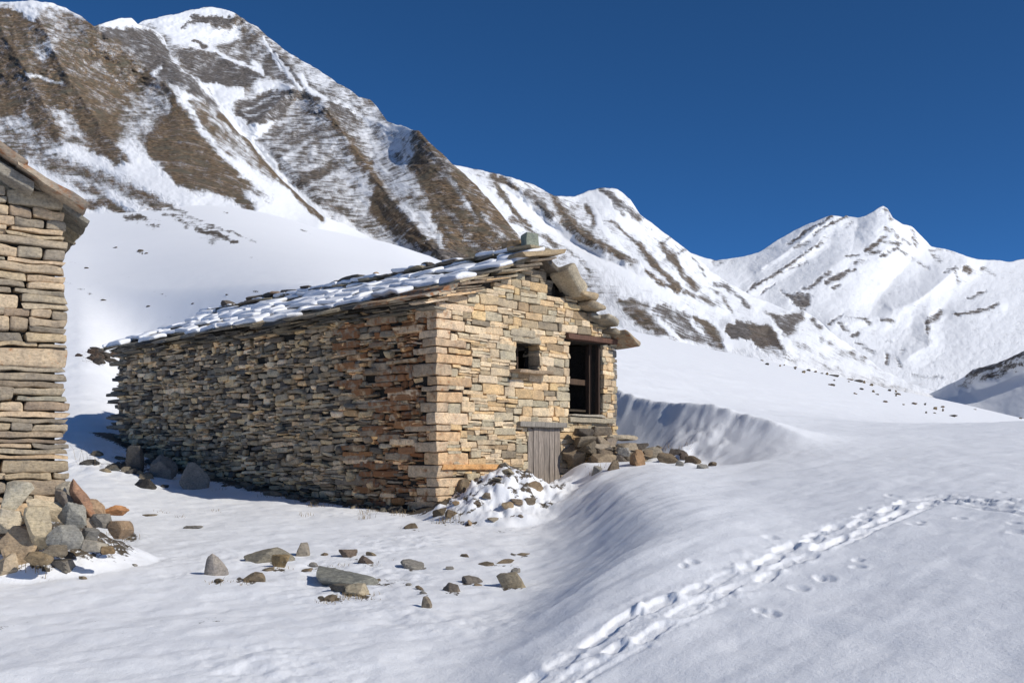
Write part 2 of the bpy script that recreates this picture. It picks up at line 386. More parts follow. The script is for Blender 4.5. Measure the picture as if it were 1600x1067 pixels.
# image strokes that describe where the far snow is dirty or bare: (points, half-width px, amount)
APRON = [([(-60, 215), (0, 228), (60, 245), (110, 262), (160, 280), (200, 297), (260, 330), (300, 350), (335, 372)], 15, .6),
         ([(138, 318), (165, 318), (200, 338), (245, 352)], 9, .75), ([(60, 250), (120, 285), (160, 305)], 10, .55),
         ([(308, 360), (330, 362), (368, 378)], 5, .85), ([(0, 222), (40, 232), (75, 225)], 10, .5),
         ([(215, 392), (222, 396)], 2.5, .9), ([(240, 455), (260, 462)], 3, .6), ([(100, 440), (165, 470)], 4, .45),
         ([(395, 455), (440, 465)], 2.5, .6), ([(200, 290), (260, 320), (330, 352), (400, 378)], 4, .65),
         ([(345, 385), (420, 410)], 4, .35), ([(350, 332), (356, 334)], 2, .8), ([(470, 358), (500, 372)], 2.5, .6)]
SOIL = [([(500, 936), (530, 938)], 6, .9), ([(545, 930), (575, 934)], 8, .95), ([(425, 886), (440, 889)], 6, .9), ([(375, 907), (400, 911)], 6, .85), ([(345, 908), (335, 911)], 4, .8),
        ([(540, 868), (585, 884)], 6, .7), ([(640, 890), (665, 887)], 4, .7), ([(698, 925), (715, 927)], 4, .7), ([(724, 912), (748, 912)], 4, .7), ([(785, 917), (815, 918)], 5, .8), ([(655, 918), (668, 930)], 4, .7), ([(480, 892), (500, 886)], 4, .7),
        ([(170, 852), (195, 862)], 8, .9), ([(180, 830), (208, 840)], 8, .9), ([(30, 885), (75, 888)], 10, .8), ([(60, 885), (112, 890)], 6, .7), ([(690, 812), (740, 818)], 8, .75), ([(700, 770), (740, 775)], 10, .7), ([(625, 824), (655, 828)], 4, .7), ([(800, 866), (830, 870)], 3, .6), ([(755, 882), (815, 886)], 3, .6), ([(740, 796), (720, 802)], 7, .6), ([(770, 812), (812, 806)], 5, .55)]
def stroke_mask(P, strokes, base=0.):
    m = np.full(len(P), base)
    for pts, w, a in strokes:
        pts = np.array(pts, float); lo = pts.min(0) - 3 * w; hi = pts.max(0) + 3 * w
        s = np.where(((P > lo) & (P < hi)).all(1))[0]
        if len(s) == 0: continue
        Q = P[s] + np.c_[fbm(P[s] * .08, 4, 91, .7), fbm(P[s] * .08 + 70, 4, 92, .7)] * min(w * .9, 9)
        f = (1 - sstep(seg_dist(Q, pts) / w, .1, 1.5)) * np.clip(.75 + .9 * fbm(P[s] * np.array([.1, .25]), 4, 93, .7), 0, 1.2)
        m[s] = m[s] + (a - m[s]) * f
    return m
def build_ground():
    pxs = np.r_[np.linspace(-3200, -300, 60)[:-1], np.arange(-300, 1900, 2.6), np.linspace(1900, 4800, 60)]
    Ys = np.r_[np.exp(np.arange(math.log(2.4), math.log(6.2), .02)), np.exp(np.arange(math.log(6.2), math.log(60), .0036)), np.exp(np.arange(math.log(60), math.log(290), .012))]
    K, YY = np.meshgrid((pxs - CX) / F_PX, Ys); X = K * YY
    Yend = np.interp((K * F_PX + CX), [130, 215, 300, 400, 500, 560, 600, 690, 760, 900], [98, 98, 105, 113, 121, 150, 200, 262, 210, 160])
    YY = np.minimum(YY, Yend); X = K * YY
    Z = ground_z(X, YY)
    n, m = X.shape; V = np.c_[X.ravel(), YY.ravel(), Z.ravel()]
    idx = np.arange(n * m).reshape(n, m)
    Fq = np.stack([idx[:-1, :-1], idx[:-1, 1:], idx[1:, 1:], idx[1:, :-1]], -1).reshape(-1, 4)
    keep = (YY[:-1, :-1] < Yend[:-1, :-1] - 1e-6).ravel(); Fq = Fq[keep]
    ip = np.c_[CX + F_PX * V[:, 0] / V[:, 1], HY - F_PX * V[:, 2] / V[:, 1]]
    rock = stroke_mask(ip, APRON) * (V[:, 1] > 36)
    rock = np.maximum(rock, stroke_mask(ip, SOIL) * (V[:, 1] < 21) * (V[:, 1] > 8))
    rel = V[:, :2] - P0; u = rel @ G; v = rel @ S
    # bare soil along the foot of the long wall, thin snow among the stones
    w = sstep(-u, .85, .05) * ((u < .3) & (v > -.3) & (v < 14.5))
    rock = np.maximum(rock, .95 * w)
    rock = np.maximum(rock, .66 * np.exp(-(((V[:, 0] + 9.4) / 1.5) ** 2 + ((V[:, 1] - 26.2) / 1.) ** 2)))
    fl = .30 * sstep(fbm(V[:, :2] * .8, 3, 81), .05, .5) * (V[:, 1] > 9) * (V[:, 1] < 19) * (V[:, 0] < .1) * (V[:, 0] > -5.5)
    rock = np.maximum(rock, fl)
    hd = np.hypot(V[:, 0] + .12, V[:, 1] - 20.2)
    rock = np.maximum(rock, .62 * sstep(hd, 2.1, 1.2) * sstep(fbm(V[:, :2] * 3.3, 3, 82), .0, .3))
    rock = np.maximum(rock, .34 * np.exp(-(((u - 6.2) / 1.5) ** 2 + ((v + 1.5) / .7) ** 2)))
    rock = np.maximum(rock, (.20 * sstep(fbm(ip * np.array([.012, .03]), 4, 95), -.15, .35)) * (V[:, 1] > 45) * (ip[:, 0] < 760))
    rock = np.maximum(rock, .62 * sstep(np.hypot(V[:, 0] + 6.25, V[:, 1] - 13.65), 1.5, .9))
    bush = np.exp(-(((ip[:, 0] - 155) / 42) ** 2 + ((ip[:, 1] - 556) / 16) ** 2)) * (V[:, 1] > 30)
    rock = np.maximum(rock, .55 * bush)
    rip = sstep(V[:, 0] - np.interp(V[:, 1], FY, FX), -.2, .8) * (u < 8)
    # the surroundings behind the camera, out to the valley floor
    b = len(V); xs = np.array([-420, -60, -6.2, 6.2, 60, 420.]); ys = np.array([-300, -40, 2.6]); gx, gy = np.meshgrid(xs, ys)
    gz = -1.75 - .0 * gx - .12 * np.maximum(-gy, 0) * .2 - .15
    V = np.r_[V, np.c_[gx.ravel(), gy.ravel(), gz.ravel()]]
    gi = np.arange(gx.size).reshape(gx.shape) + b
    F2 = np.stack([gi[:-1, :-1], gi[:-1, 1:], gi[1:, 1:], gi[1:, :-1]], -1).reshape(-1, 4)
    z0 = np.zeros(gx.size)
    o = mesh_from('snow_ground', V, np.r_[Fq, F2], M_GROUND, smooth=True, attrs={'rock': np.r_[rock, z0], 'ripple': np.r_[rip, z0]})
    tag(o, kind='structure', label='snow covered ground with a wind drift, ski track and footprints')
build_ground()

# ---------------------------------------------------------------- mountains
def sheet(name, label, crest, depth, ybot, mat, masks, base, relief=(), step=2.2, nrow=170, jag=1.5, rough=.006, seed=1, x0=None, x1=None, power=1.0, grey0=.2, streak=40, brk=1.):
    cx = np.array([c[0] for c in crest], float); cy = np.array([c[1] for c in crest], float)
    xs = np.arange(x0 if x0 is not None else cx[0], x1 if x1 is not None else cx[-1], step)
    yc = np.interp(xs, cx, cy) + jag * fbm(np.c_[xs * .11, xs * 0], 4, seed)
    yb = np.interp(xs, *np.array(ybot, float).T)
    yb = np.maximum(yb, yc + 6)
    t = np.linspace(0, 1, nrow) ** power
    XX = np.repeat(xs[None], nrow, 0); YI = yc[None] + t[:, None] * (yb - yc)[None]
    q = np.c_[XX.ravel(), YI.ravel()]
    f = tps([(a / 100., b / 100.) for a, b, _ in depth], [math.log(c) for *_, c in depth])
    D = np.exp(f(q / 100.))
    rel = np.zeros(len(q))
    for pts, w, amp in relief:
        dd = seg_dist(q + 3 * np.c_[fbm(q * .05, 3, seed + 5), fbm(q * .05 + 40, 3, seed + 6)], pts)
        rel += amp * np.clip(1 - dd / w, 0, 1) ** 1.3
    D = D * (1 - rel) * (1 + rough * fbm(q * np.array([.02, .03]), 5, seed + 20, .6) + rough * .45 * fbm(q * np.array([.09, .14]), 4, seed + 30, .6))
    # masks
    rock = np.full(len(q), base); grey = np.full(len(q), grey0)
    qw = q + np.c_[fbm(q * .05, 5, seed + 7, .75), fbm(q * .05 + 60, 5, seed + 8, .75)] * 11
    for mk in masks:
        kind, pts, val, soft = mk[:4]; g = mk[4] if len(mk) > 4 else None
        pa = np.array(pts, float); lo = pa.min(0) - 30; hi = pa.max(0) + 30
        s = np.where(((qw > lo) & (qw < hi)).all(1))[0]
        if len(s) == 0: continue
        if kind == 'p': w = sstep(sdist(qw[s], pts), -soft * 1.7 - 1, soft * 1.7 + 1)
        else:
            qq = q[s] * .4 + qw[s] * .6
            w = 1 - sstep(seg_dist(qq, pts) / soft, .1, 1.5)
        rock[s] += (val - rock[s]) * w
        if g is not None: grey[s] += (g - grey[s]) * w
    ra = math.radians(streak); qs = np.c_[q[:, 0] * math.cos(ra) + q[:, 1] * math.sin(ra), -q[:, 0] * math.sin(ra) + q[:, 1] * math.cos(ra)]
    br = .55 * fbm(q * .09, 5, seed + 41, .7) + .38 * fbm(qs * np.array([.06, .16]), 4, seed + 43, .7)
    rock = np.where(rock > .02, np.clip(rock + br * (.28 + 1.5 * rock * (1 - rock)) * brk, 0, 1), 0)
    X = (q[:, 0] - CX) / F_PX * D; Z = (HY - q[:, 1]) / F_PX * D
    V = np.c_[X, D, Z]; n, m = XX.shape; idx = np.arange(n * m).reshape(n, m)
    # the far side of the ridge, falling away
    top = V[:m]; extra = []
    dirn = np.c_[top[:, 0] * .5, top[:, 1]]; dirn = dirn / np.linalg.norm(dirn, axis=1, keepdims=True)
    for s, dz in ((.02, .006), (.08, .05), (.25, .22), (.5, .5)):
        L = top[:, 1:2] * s; extra.append(np.c_[top[:, :2] + dirn * L, top[:, 2:] - top[:, 1:2] * dz])
    allV = np.r_[V, *extra]; prev = idx[0]; Fq = [np.stack([idx[:-1, :-1], idx[:-1, 1:], idx[1:, 1:], idx[1:, :-1]], -1).reshape(-1, 4)]
    for e in range(len(extra)):
        cur = n * m + e * m + np.arange(m); Fq.append(np.stack([cur[:-1], cur[1:], prev[1:], prev[:-1]], -1)); prev = cur
    z = np.tile(rock[:m], len(extra)); gz = np.tile(grey[:m], len(extra))
    o = mesh_from(name, allV, np.concatenate(Fq), mat, smooth=True, attrs={'rock': np.r_[rock, z], 'grey': np.r_[grey, gz]})
    return tag(o, label=label, kind='structure')
GR, RK = .1, .95
A_M = [('p', [(-400, -40), (147, 30), (262, 130), (250, 190), (200, 215), (170, 238), (100, 222), (0, 218), (-400, 215)], .84, 8, GR),
 ('p', [(60, 8), (140, 36), (168, 62), (120, 72), (95, 92), (70, 62)], .62, 8),
 ('p', [(-60, 12), (28, 13), (45, 35), (60, 55), (78, 72), (40, 84), (-60, 84)], .8, 3, GR),
 ('p', [(22, 9), (40, 10), (60, 20), (62, 26), (50, 32), (35, 22)], 0, 1.5), ('p', [(45, 8), (63, 6), (62, 12), (50, 13)], 0, 1.5),
 ('p', [(-60, 85), (30, 80), (70, 100), (100, 125), (70, 130), (-60, 120)], .8, 6, GR),
 ('p', [(110, 60), (180, 60), (215, 100), (245, 125), (230, 150), (150, 150), (100, 125), (110, 90)], .74, 7, GR),
 ('p', [(100, 122), (190, 132), (205, 155), (165, 182), (178, 215), (200, 254), (170, 240), (140, 190), (105, 150)], .8, 4, GR),
 ('p', [(25, 120), (65, 125), (75, 180), (98, 224), (60, 200), (25, 160)], .78, 5, GR),
 ('p', [(50, 75), (85, 60), (82, 80), (65, 96)], .36, 5), ('s', [(40, 116), (60, 120), (95, 130)], .25, 4),
 ('p', [(200, 155), (245, 130), (264, 180), (240, 215), (222, 236), (192, 212), (185, 180)], .46, 8),
 ('p', [(75, 165), (110, 180), (140, 215), (100, 222)], .38, 6), ('p', [(-60, 172), (40, 180), (60, 210), (-60, 210)], .42, 6),
 ('p', [(252, 128), (292, 170), (302, 195), (330, 225), (355, 252), (385, 280), (412, 304), (421, 314), (398, 300), (380, 294), (392, 318), (395, 326), (350, 311), (325, 300), (295, 296), (270, 281), (250, 263), (240, 250), (226, 236), (228, 215), (245, 192), (262, 176), (262, 150)], .84, 4, GR),
 ('p', [(300, 140), (345, 176), (390, 222), (410, 250), (440, 280), (480, 318), (503, 342), (480, 325), (450, 300), (420, 278), (385, 256), (352, 243), (322, 205), (302, 175)], .5, 4, GR),
 ('p', [(330, 232), (350, 243), (385, 260), (420, 282), (450, 305), (470, 325), (420, 310), (380, 272)], .02, 3),
 ('s', [(345, 180), (385, 217), (408, 248), (440, 282), (480, 320), (505, 344)], .92, 5, GR),
 ('s', [(300, 158), (320, 190), (350, 215)], .72, 8, GR),
 ('p', [(147, 40), (190, 44), (243, 47), (256, 60), (274, 97), (300, 120), (335, 155), (347, 180), (310, 150), (275, 140), (225, 105), (205, 80), (165, 60)], .76, 3, RK),
 ('p', [(235, 112), (255, 100), (253, 111), (240, 118)], .2, 2), ('p', [(150, 40), (172, 33), (190, 27), (205, 29), (190, 36), (160, 42)], .12, 2),
 ('s', [(243, 49), (256, 62), (262, 75)], .35, 3), ('s', [(262, 128), (272, 142), (280, 150)], .35, 4),
 ('p', [(125, 170), (165, 200), (180, 230), (200, 250), (206, 259), (180, 245), (150, 225), (140, 210)], .85, 4, GR),
 ('p', [(140, 225), (160, 222), (195, 250), (180, 256)], .8, 4, GR)]
A_M += [('s', p, a, w, GR) for p, w, a in APRON]
A_D = []
for x, L in ((-300, [(355, 90), (331, 99), (308, 115), (280, 137), (235, 170), (150, 220), (20, 285)]), (0, [(355, 90), (331, 99), (308, 115), (280, 137), (235, 170), (150, 220), (5, 290)]), (130, [(355, 90), (331, 99), (308, 115), (280, 137), (235, 170), (150, 220), (25, 285)]),
             (215, [(351, 88), (330, 98), (302, 115), (268, 145), (220, 185), (150, 240), (40, 315)]), (300, [(342, 94), (321, 105), (298, 122), (270, 148), (220, 190), (150, 250), (120, 275)]),
             (400, [(340, 103), (330, 113), (312, 135), (290, 170), (265, 205), (243, 240)]), (500, [(364, 110), (358, 121), (346, 145), (336, 180)]), (580, [(386, 125), (377, 170)])):
    A_D += [(x, y, d * (1.05 if i == 0 else 1.02 if i == 1 else 1.)) for i, (y, d) in enumerate(L)]
M_A = mountain_material('grassy_mountainside', 1.25, -12, 1.0, .2)
sheet('mountainside', 'brown grassy mountain spurs with thin snow rising on the left',
      [(-400, 60), (-100, 15), (0, 4), (50, 1), (80, 5), (105, 14), (128, 27), (147, 41), (170, 34), (190, 28), (205, 28), (215, 38), (243, 47), (256, 60), (263, 78), (274, 97), (288, 112), (313, 126), (335, 155), (350, 180), (375, 210), (390, 220), (405, 243), (440, 280), (480, 318), (505, 338), (545, 353), (585, 376)],
      A_D, [(-400, 352), (130, 352), (215, 350), (300, 342), (400, 348), (500, 374), (585, 398)], M_A, A_M, .0, step=1.7, nrow=300,
      relief=[([(147, 41), (215, 98), (255, 130), (300, 180), (355, 250), (420, 312)], 45, .045), ([(345, 178), (385, 217), (440, 282), (505, 344)], 26, .03),
              ([(190, 28), (262, 100), (345, 178)], 30, .03), ([(60, 30), (110, 130), (200, 255)], 40, .035), ([(0, 40), (60, 150), (98, 224)], 45, .03)], seed=11, rough=.014, streak=38, brk=1.)
B_M = [('p', [(395, 222), (430, 193), (500, 158), (545, 185), (560, 215), (545, 262), (580, 300), (590, 360), (520, 345), (490, 320), (450, 280)], .5, 6, .55),
 ('p', [(545, 250), (580, 275), (590, 330), (560, 330), (530, 300)], .36, 6, .3),
 ('p', [(220, 30), (330, 8), (352, 12), (375, 25), (320, 40), (332, 60), (325, 76), (300, 72), (270, 66), (250, 50)], .0, 2.5),
 ('p', [(325, 45), (375, 45), (372, 62), (345, 75), (322, 78)], .2, 4, RK),
 ('p', [(297, 24), (330, 21), (372, 30), (366, 40), (342, 44), (328, 38), (318, 33), (286, 43), (279, 40), (300, 30)], .8, 2, RK),
 ('p', [(362, 62), (400, 50), (440, 88), (520, 140), (606, 192), (560, 190), (500, 160), (440, 135), (400, 118), (375, 100), (352, 84), (352, 70)], .62, 4, .8),
 ('p', [(372, 26), (402, 43), (425, 65), (410, 75), (380, 45)], .6, 4, .7),
 ('p', [(440, 76), (530, 132), (605, 190), (570, 175), (500, 138), (460, 110)], .36, 4, .8),
 ('p', [(270, 86), (300, 76), (345, 88), (385, 105), (402, 121), (398, 131), (385, 143), (360, 139), (335, 134), (318, 126), (300, 116), (285, 106)], .8, 2.5, RK),
 ('s', [(318, 75), (350, 88), (390, 106), (410, 118)], .15, 3), ('s', [(300, 62), (322, 74)], .8, 3, RK),
 ('p', [(314, 123), (335, 133), (360, 139), (383, 143), (380, 152), (365, 158), (362, 172), (375, 182), (392, 191), (430, 190), (412, 210), (394, 222), (375, 211), (350, 182), (335, 156)], .0, 1.5),
 ('s', [(395, 222), (440, 276), (480, 316), (512, 344)], .0, 6),
 ('p', [(402, 127), (415, 124), (440, 130), (458, 136), (440, 148), (410, 146), (395, 141)], .06, 3),
 ('p', [(368, 158), (395, 152), (430, 142), (462, 140), (466, 150), (450, 172), (435, 188), (410, 195), (390, 190), (372, 180)], .78, 2.5, RK),
 ('s', [(380, 172), (410, 160), (435, 150)], .35, 2.5, RK), ('s', [(385, 182), (425, 170)], .4, 2, RK),
 ('s', [(470, 152), (500, 150), (520, 158)], .8, 4, RK), ('s', [(440, 205), (480, 190), (520, 182)], .62, 4, RK), ('s', [(425, 232), (470, 212), (522, 198)], .6, 3, RK), ('s', [(430, 242), (480, 225), (510, 212)], .58, 3, RK), ('s', [(460, 262), (495, 250)], .6, 2.5, RK),
 ('s', [(430, 87), (450, 115), (470, 140)], .0, 3), ('s', [(412, 62), (424, 84), (440, 110)], .1, 2.5), ('s', [(470, 118), (480, 140), (500, 150), (530, 162)], .0, 4.5), ('s', [(532, 160), (560, 182), (590, 194), (640, 207)], .12, 6), ('s', [(394, 98), (408, 112)], .05, 5),
 ('p', [(456, 288), (480, 271), (520, 257), (532, 265), (505, 283), (465, 297)], .75, 3, .7), ('s', [(520, 305), (550, 290)], .6, 4, .6),
 ('p', [(505, 168), (516, 172), (536, 200), (560, 230), (586, 265), (602, 295), (627, 320), (652, 345), (678, 388), (692, 406), (660, 387), (612, 367), (578, 332), (580, 300), (573, 275), (548, 245), (540, 215), (520, 195)], .84, 3, GR),
 ('p', [(508, 152), (535, 162), (560, 185), (582, 212), (572, 228), (550, 205), (530, 185)], .8, 3, RK), ('p', [(545, 185), (585, 195), (585, 215), (560, 220)], .6, 5, .7),
 ('p', [(560, 190), (645, 203), (645, 250), (652, 282), (620, 312), (603, 282), (577, 240), (562, 218)], .36, 5, .6),
 ('p', [(600, 290), (640, 310), (668, 352), (690, 385), (650, 350), (615, 320)], .45, 5, .3),
 ('p', [(645, 200), (656, 200), (692, 238), (722, 264), (772, 316), (818, 370), (840, 402), (840, 430), (705, 416), (690, 388), (680, 348), (665, 312), (655, 282), (640, 266), (643, 235)], .82, 4, GR),
 ('p', [(636, 322), (662, 322), (680, 350), (692, 382), (674, 376), (655, 345)], .3, 4),
 ('s', [(676, 245), (700, 262), (690, 272)], .7, 8, .9), ('s', [(700, 278), (735, 325), (745, 345)], .52, 5, .6), ('s', [(755, 335), (790, 375)], .58, 5, .6), ('s', [(690, 320), (715, 350), (740, 385)], .62, 5, .6), ('s', [(730, 372), (760, 400)], .6, 6, .6),
 ('p', [(672, 382), (702, 390), (732, 406), (716, 414), (690, 406)], .95, 2, RK),
 ('p', [(490, 330), (540, 345), (585, 372), (640, 392), (680, 412), (690, 450), (400, 450), (430, 330)], .0, 4), ('s', [(590, 372), (640, 392), (690, 415)], .35, 9, .4)]
B_D = [(100, 60, 520), (220, 35, 560), (220, 130, 400), (330, 12, 620), (330, 100, 500), (330, 165, 380), (430, 65, 600), (430, 120, 500), (430, 180, 410), (430, 230, 345), (430, 290, 290),
       (500, 105, 570), (500, 150, 490), (500, 200, 420), (500, 260, 345), (500, 340, 262), (600, 185, 500), (600, 230, 430), (600, 300, 335), (600, 375, 262), (650, 205, 430), (650, 300, 320), (650, 400, 245),
       (720, 264, 390), (720, 330, 305), (720, 420, 245), (800, 352, 320), (800, 420, 250), (850, 430, 280), (890, 540, 260), (720, 500, 218), (850, 580, 205)]
B_D = [(x, y, d * float(np.interp(x, [430, 700], [1.32, 1.0]))) for x, y, d in B_D]
M_B = mountain_material('layered_mountain_rock', .68, 17, 3.4, .36)
sheet('mountain', 'tall layered peak with a snow gully and brown grass ribs', 
      [(120, 90), (215, 39), (225, 33), (260, 25), (300, 15), (330, 12), (352, 15), (370, 22), (385, 33), (402, 43), (440, 75), (470, 95), (490, 105), (520, 125), (530, 132), (553, 145), (560, 152), (578, 155), (590, 168), (605, 190), (625, 197), (645, 203), (655, 205), (668, 220), (690, 240), (705, 255), (720, 268), (745, 290), (770, 320), (795, 350), (815, 375), (835, 395), (850, 420), (870, 470), (892, 540)],
      B_D, [(120, 200), (300, 240), (400, 300), (500, 370), (600, 440), (700, 500), (850, 580), (892, 620)], M_B, B_M, .48, step=1.6, nrow=250, jag=2.2,
      relief=[([(508, 168), (545, 222), (590, 285), (690, 400)], 42, .05), ([(650, 205), (720, 290), (800, 400)], 45, .05), ([(270, 82), (345, 90), (410, 122), (470, 142), (535, 165), (600, 195)], 30, .025),
              ([(372, 22), (450, 100), (480, 140)], 30, .03), ([(335, 150), (392, 222), (480, 316)], 22, -.03), ([(455, 140), (400, 195)], 22, .035), ([(575, 250), (620, 310), (680, 370)], 26, -.02)], seed=23, rough=.012, streak=-17)
C_M = [('p', [(715, 262), (800, 280), (860, 300), (905, 315), (935, 340), (960, 372), (1000, 402), (1060, 440), (1000, 420), (940, 402), (880, 370), (820, 330), (770, 300)], .36, 6, .4),
 ('p', [(985, 400), (1000, 372), (1040, 372), (1090, 410), (1150, 460), (1180, 490), (1120, 480), (1050, 450)], .22, 5, .9),
 ('p', [(925, 345), (960, 345), (1000, 395), (1020, 430), (985, 410)], .24, 5, .6),
 ('p', [(760, 268), (775, 270), (800, 283), (806, 292), (800, 298), (785, 291), (775, 281)], .9, 2.5, .5),
 ('p', [(812, 360), (850, 378), (900, 410), (960, 452), (940, 470), (880, 450), (840, 410)], .38, 7, .4),
 ('p', [(830, 400), (880, 450), (940, 490), (980, 510), (940, 500), (880, 480)], .3, 7, .4),
 ('s', [(790, 296), (815, 322), (850, 350), (890, 378), (940, 410), (1000, 438), (1060, 462)], .0, 9), ('s', [(930, 332), (945, 362), (985, 402), (1030, 442)], .0, 5), ('s', [(735, 278), (770, 312)], .0, 5), ('s', [(795, 325), (822, 350)], .0, 3), ('s', [(900, 300), (945, 312), (965, 335), (990, 350)], .04, 7),
 ('s', [(775, 285), (790, 310), (808, 335), (828, 352)], .75, 4, .3), ('s', [(820, 300), (845, 322), (862, 337)], .8, 6, .8), ('s', [(862, 303), (880, 330), (900, 357), (930, 378), (965, 398), (990, 410)], .8, 7, .3),
 ('s', [(880, 345), (905, 372), (945, 388)], .7, 5, .3), ('s', [(915, 325), (927, 338), (930, 352)], .75, 5, .4), ('s', [(955, 345), (985, 370), (1000, 380)], .6, 3, .5), ('s', [(800, 340), (840, 365), (900, 400), (920, 420)], .55, 4, .4),
 ('s', [(1002, 382), (1010, 398), (1025, 415), (1050, 440), (1062, 452)], .85, 6, .3), ('s', [(1035, 382), (1052, 402), (1068, 432), (1090, 452)], .78, 6, .4), ('s', [(1010, 425), (1035, 442), (1060, 455)], .75, 4, .2),
 ('s', [(1072, 455), (1095, 465), (1115, 478)], .6, 4, .5), ('s', [(1083, 400), (1095, 418), (1102, 432)], .6, 2.5, RK), ('s', [(1036, 378), (1050, 368)], .7, 2.5, RK), ('s', [(1058, 394), (1072, 388)], .6, 2.5, RK), ('s', [(1145, 455), (1160, 468), (1172, 478)], .65, 3.5, RK), ('s', [(1118, 444), (1135, 445), (1142, 455)], .6, 4.5, RK), ('s', [(1108, 452), (1120, 458)], .6, 3, RK), ('s', [(1130, 468), (1145, 486)], .6, 4, .4),
 ('s', [(940, 297), (955, 305), (970, 320), (985, 330), (1000, 342)], .7, 6, RK), ('s', [(960, 318), (975, 335)], .6, 4, RK),
 ('p', [(962, 466), (985, 462), (1005, 470), (1020, 488), (1042, 515), (1060, 532), (1020, 522), (990, 505), (975, 488)], .66, 4, .25),
 ('p', [(1012, 476), (1040, 478), (1070, 488), (1092, 508), (1120, 528), (1136, 548), (1090, 538), (1062, 530), (1045, 505)], .64, 3, .8),
 ('p', [(1083, 492), (1105, 498), (1122, 518), (1134, 535), (1134, 545), (1110, 528)], .82, 2, .3),
 ('s', [(1030, 502), (1050, 518), (1070, 534)], .0, 4), ('s', [(1082, 504), (1098, 520)], .0, 3),
 ('p', [(1134, 512), (1150, 504), (1175, 507), (1202, 510), (1212, 525), (1230, 553), (1200, 550), (1180, 542), (1170, 528), (1145, 531)], .88, 2, .6), ('p', [(1138, 512), (1150, 505), (1172, 508), (1170, 525), (1148, 528)], .95, 2, 1.),
 ('p', [(1132, 524), (1168, 530), (1174, 547), (1134, 547)], .0, 2),
 ('p', [(1195, 484), (1215, 490), (1235, 494), (1254, 486), (1256, 497), (1241, 516), (1226, 526), (1210, 506)], .78, 2.5, .9),
 ('s', [(1268, 500), (1282, 512)], .6, 5, .9), ('s', [(1285, 532), (1300, 542)], .55, 5, .9), ('s', [(1240, 535), (1262, 545), (1290, 560)], .3, 4, .5), ('s', [(1300, 545), (1350, 565), (1378, 578)], .22, 6, .5), ('s', [(1330, 552), (1350, 560)], .5, 5, .5), ('s', [(1250, 560), (1340, 590), (1420, 612)], .3, 7, .4), ('s', [(1200, 545), (1240, 560)], .4, 8, .4)]
C_D = []
for x, L in ((680, [(255, 560), (330, 460), (430, 380)]), (720, [(260, 580), (330, 470), (430, 370)]), (800, [(277, 600), (350, 480), (430, 370), (500, 280)]), (900, [(307, 640), (400, 460), (480, 320), (560, 210)]),
             (960, [(294, 700), (330, 600), (400, 470), (480, 320), (560, 200)]), (1040, [(366, 680), (420, 510), (480, 350), (520, 260), (580, 180)]), (1100, [(415, 690), (460, 520), (500, 380), (540, 265), (600, 180)]),
             (1200, [(478, 640), (510, 460), (550, 290), (610, 175)]), (1300, [(520, 600), (560, 420), (600, 270), (650, 175)]), (1400, [(588, 520), (615, 350), (660, 190)]), (1480, [(617, 480), (640, 300), (680, 190)]), (1700, [(640, 450), (660, 300), (690, 190)])):
    C_D += [(x, y, d) for y, d in L]
C_D += [(680, 560, 260), (800, 600, 200), (900, 660, 150), (1100, 690, 130), (1300, 710, 140)]
M_C = mountain_material('snowy_mountain_ribs', .6, 22, 2., .3, 1.2)
sheet('mountain', 'snowy ridge with thin brown ribs running down to the valley',
      [(640, 262), (690, 255), (720, 260), (750, 266), (790, 275), (830, 287), (865, 305), (895, 308), (920, 298), (945, 293), (965, 295), (985, 312), (1000, 335), (1040, 365), (1065, 385), (1085, 399), (1105, 418), (1130, 437), (1170, 460), (1215, 478), (1235, 487), (1255, 486), (1275, 497), (1300, 520), (1335, 545), (1375, 575), (1420, 598), (1470, 616), (1560, 630), (1700, 640)],
      C_D, [(640, 560), (900, 660), (1100, 690), (1300, 710), (1700, 740)], M_C, C_M, .12, step=1.8, nrow=200, jag=1.8,
      relief=[([(865, 305), (905, 365), (990, 412), (1120, 480)], 30, .04), ([(800, 285), (862, 337)], 22, .03), ([(1000, 382), (1062, 455)], 20, .03), ([(945, 293), (1000, 340), (1085, 400), (1180, 480)], 22, .03), ([(965, 465), (1050, 525)], 20, .03), ([(1085, 495), (1134, 540)], 14, .025), ([(1140, 508), (1205, 512), (1228, 550)], 16, .06), ([(1200, 488), (1252, 490)], 14, .04), ([(790, 296), (890, 378), (1060, 462)], 18, -.025), ([(1040, 380), (1090, 452)], 14, .02)], seed=37, rough=.006, streak=42, brk=1.)
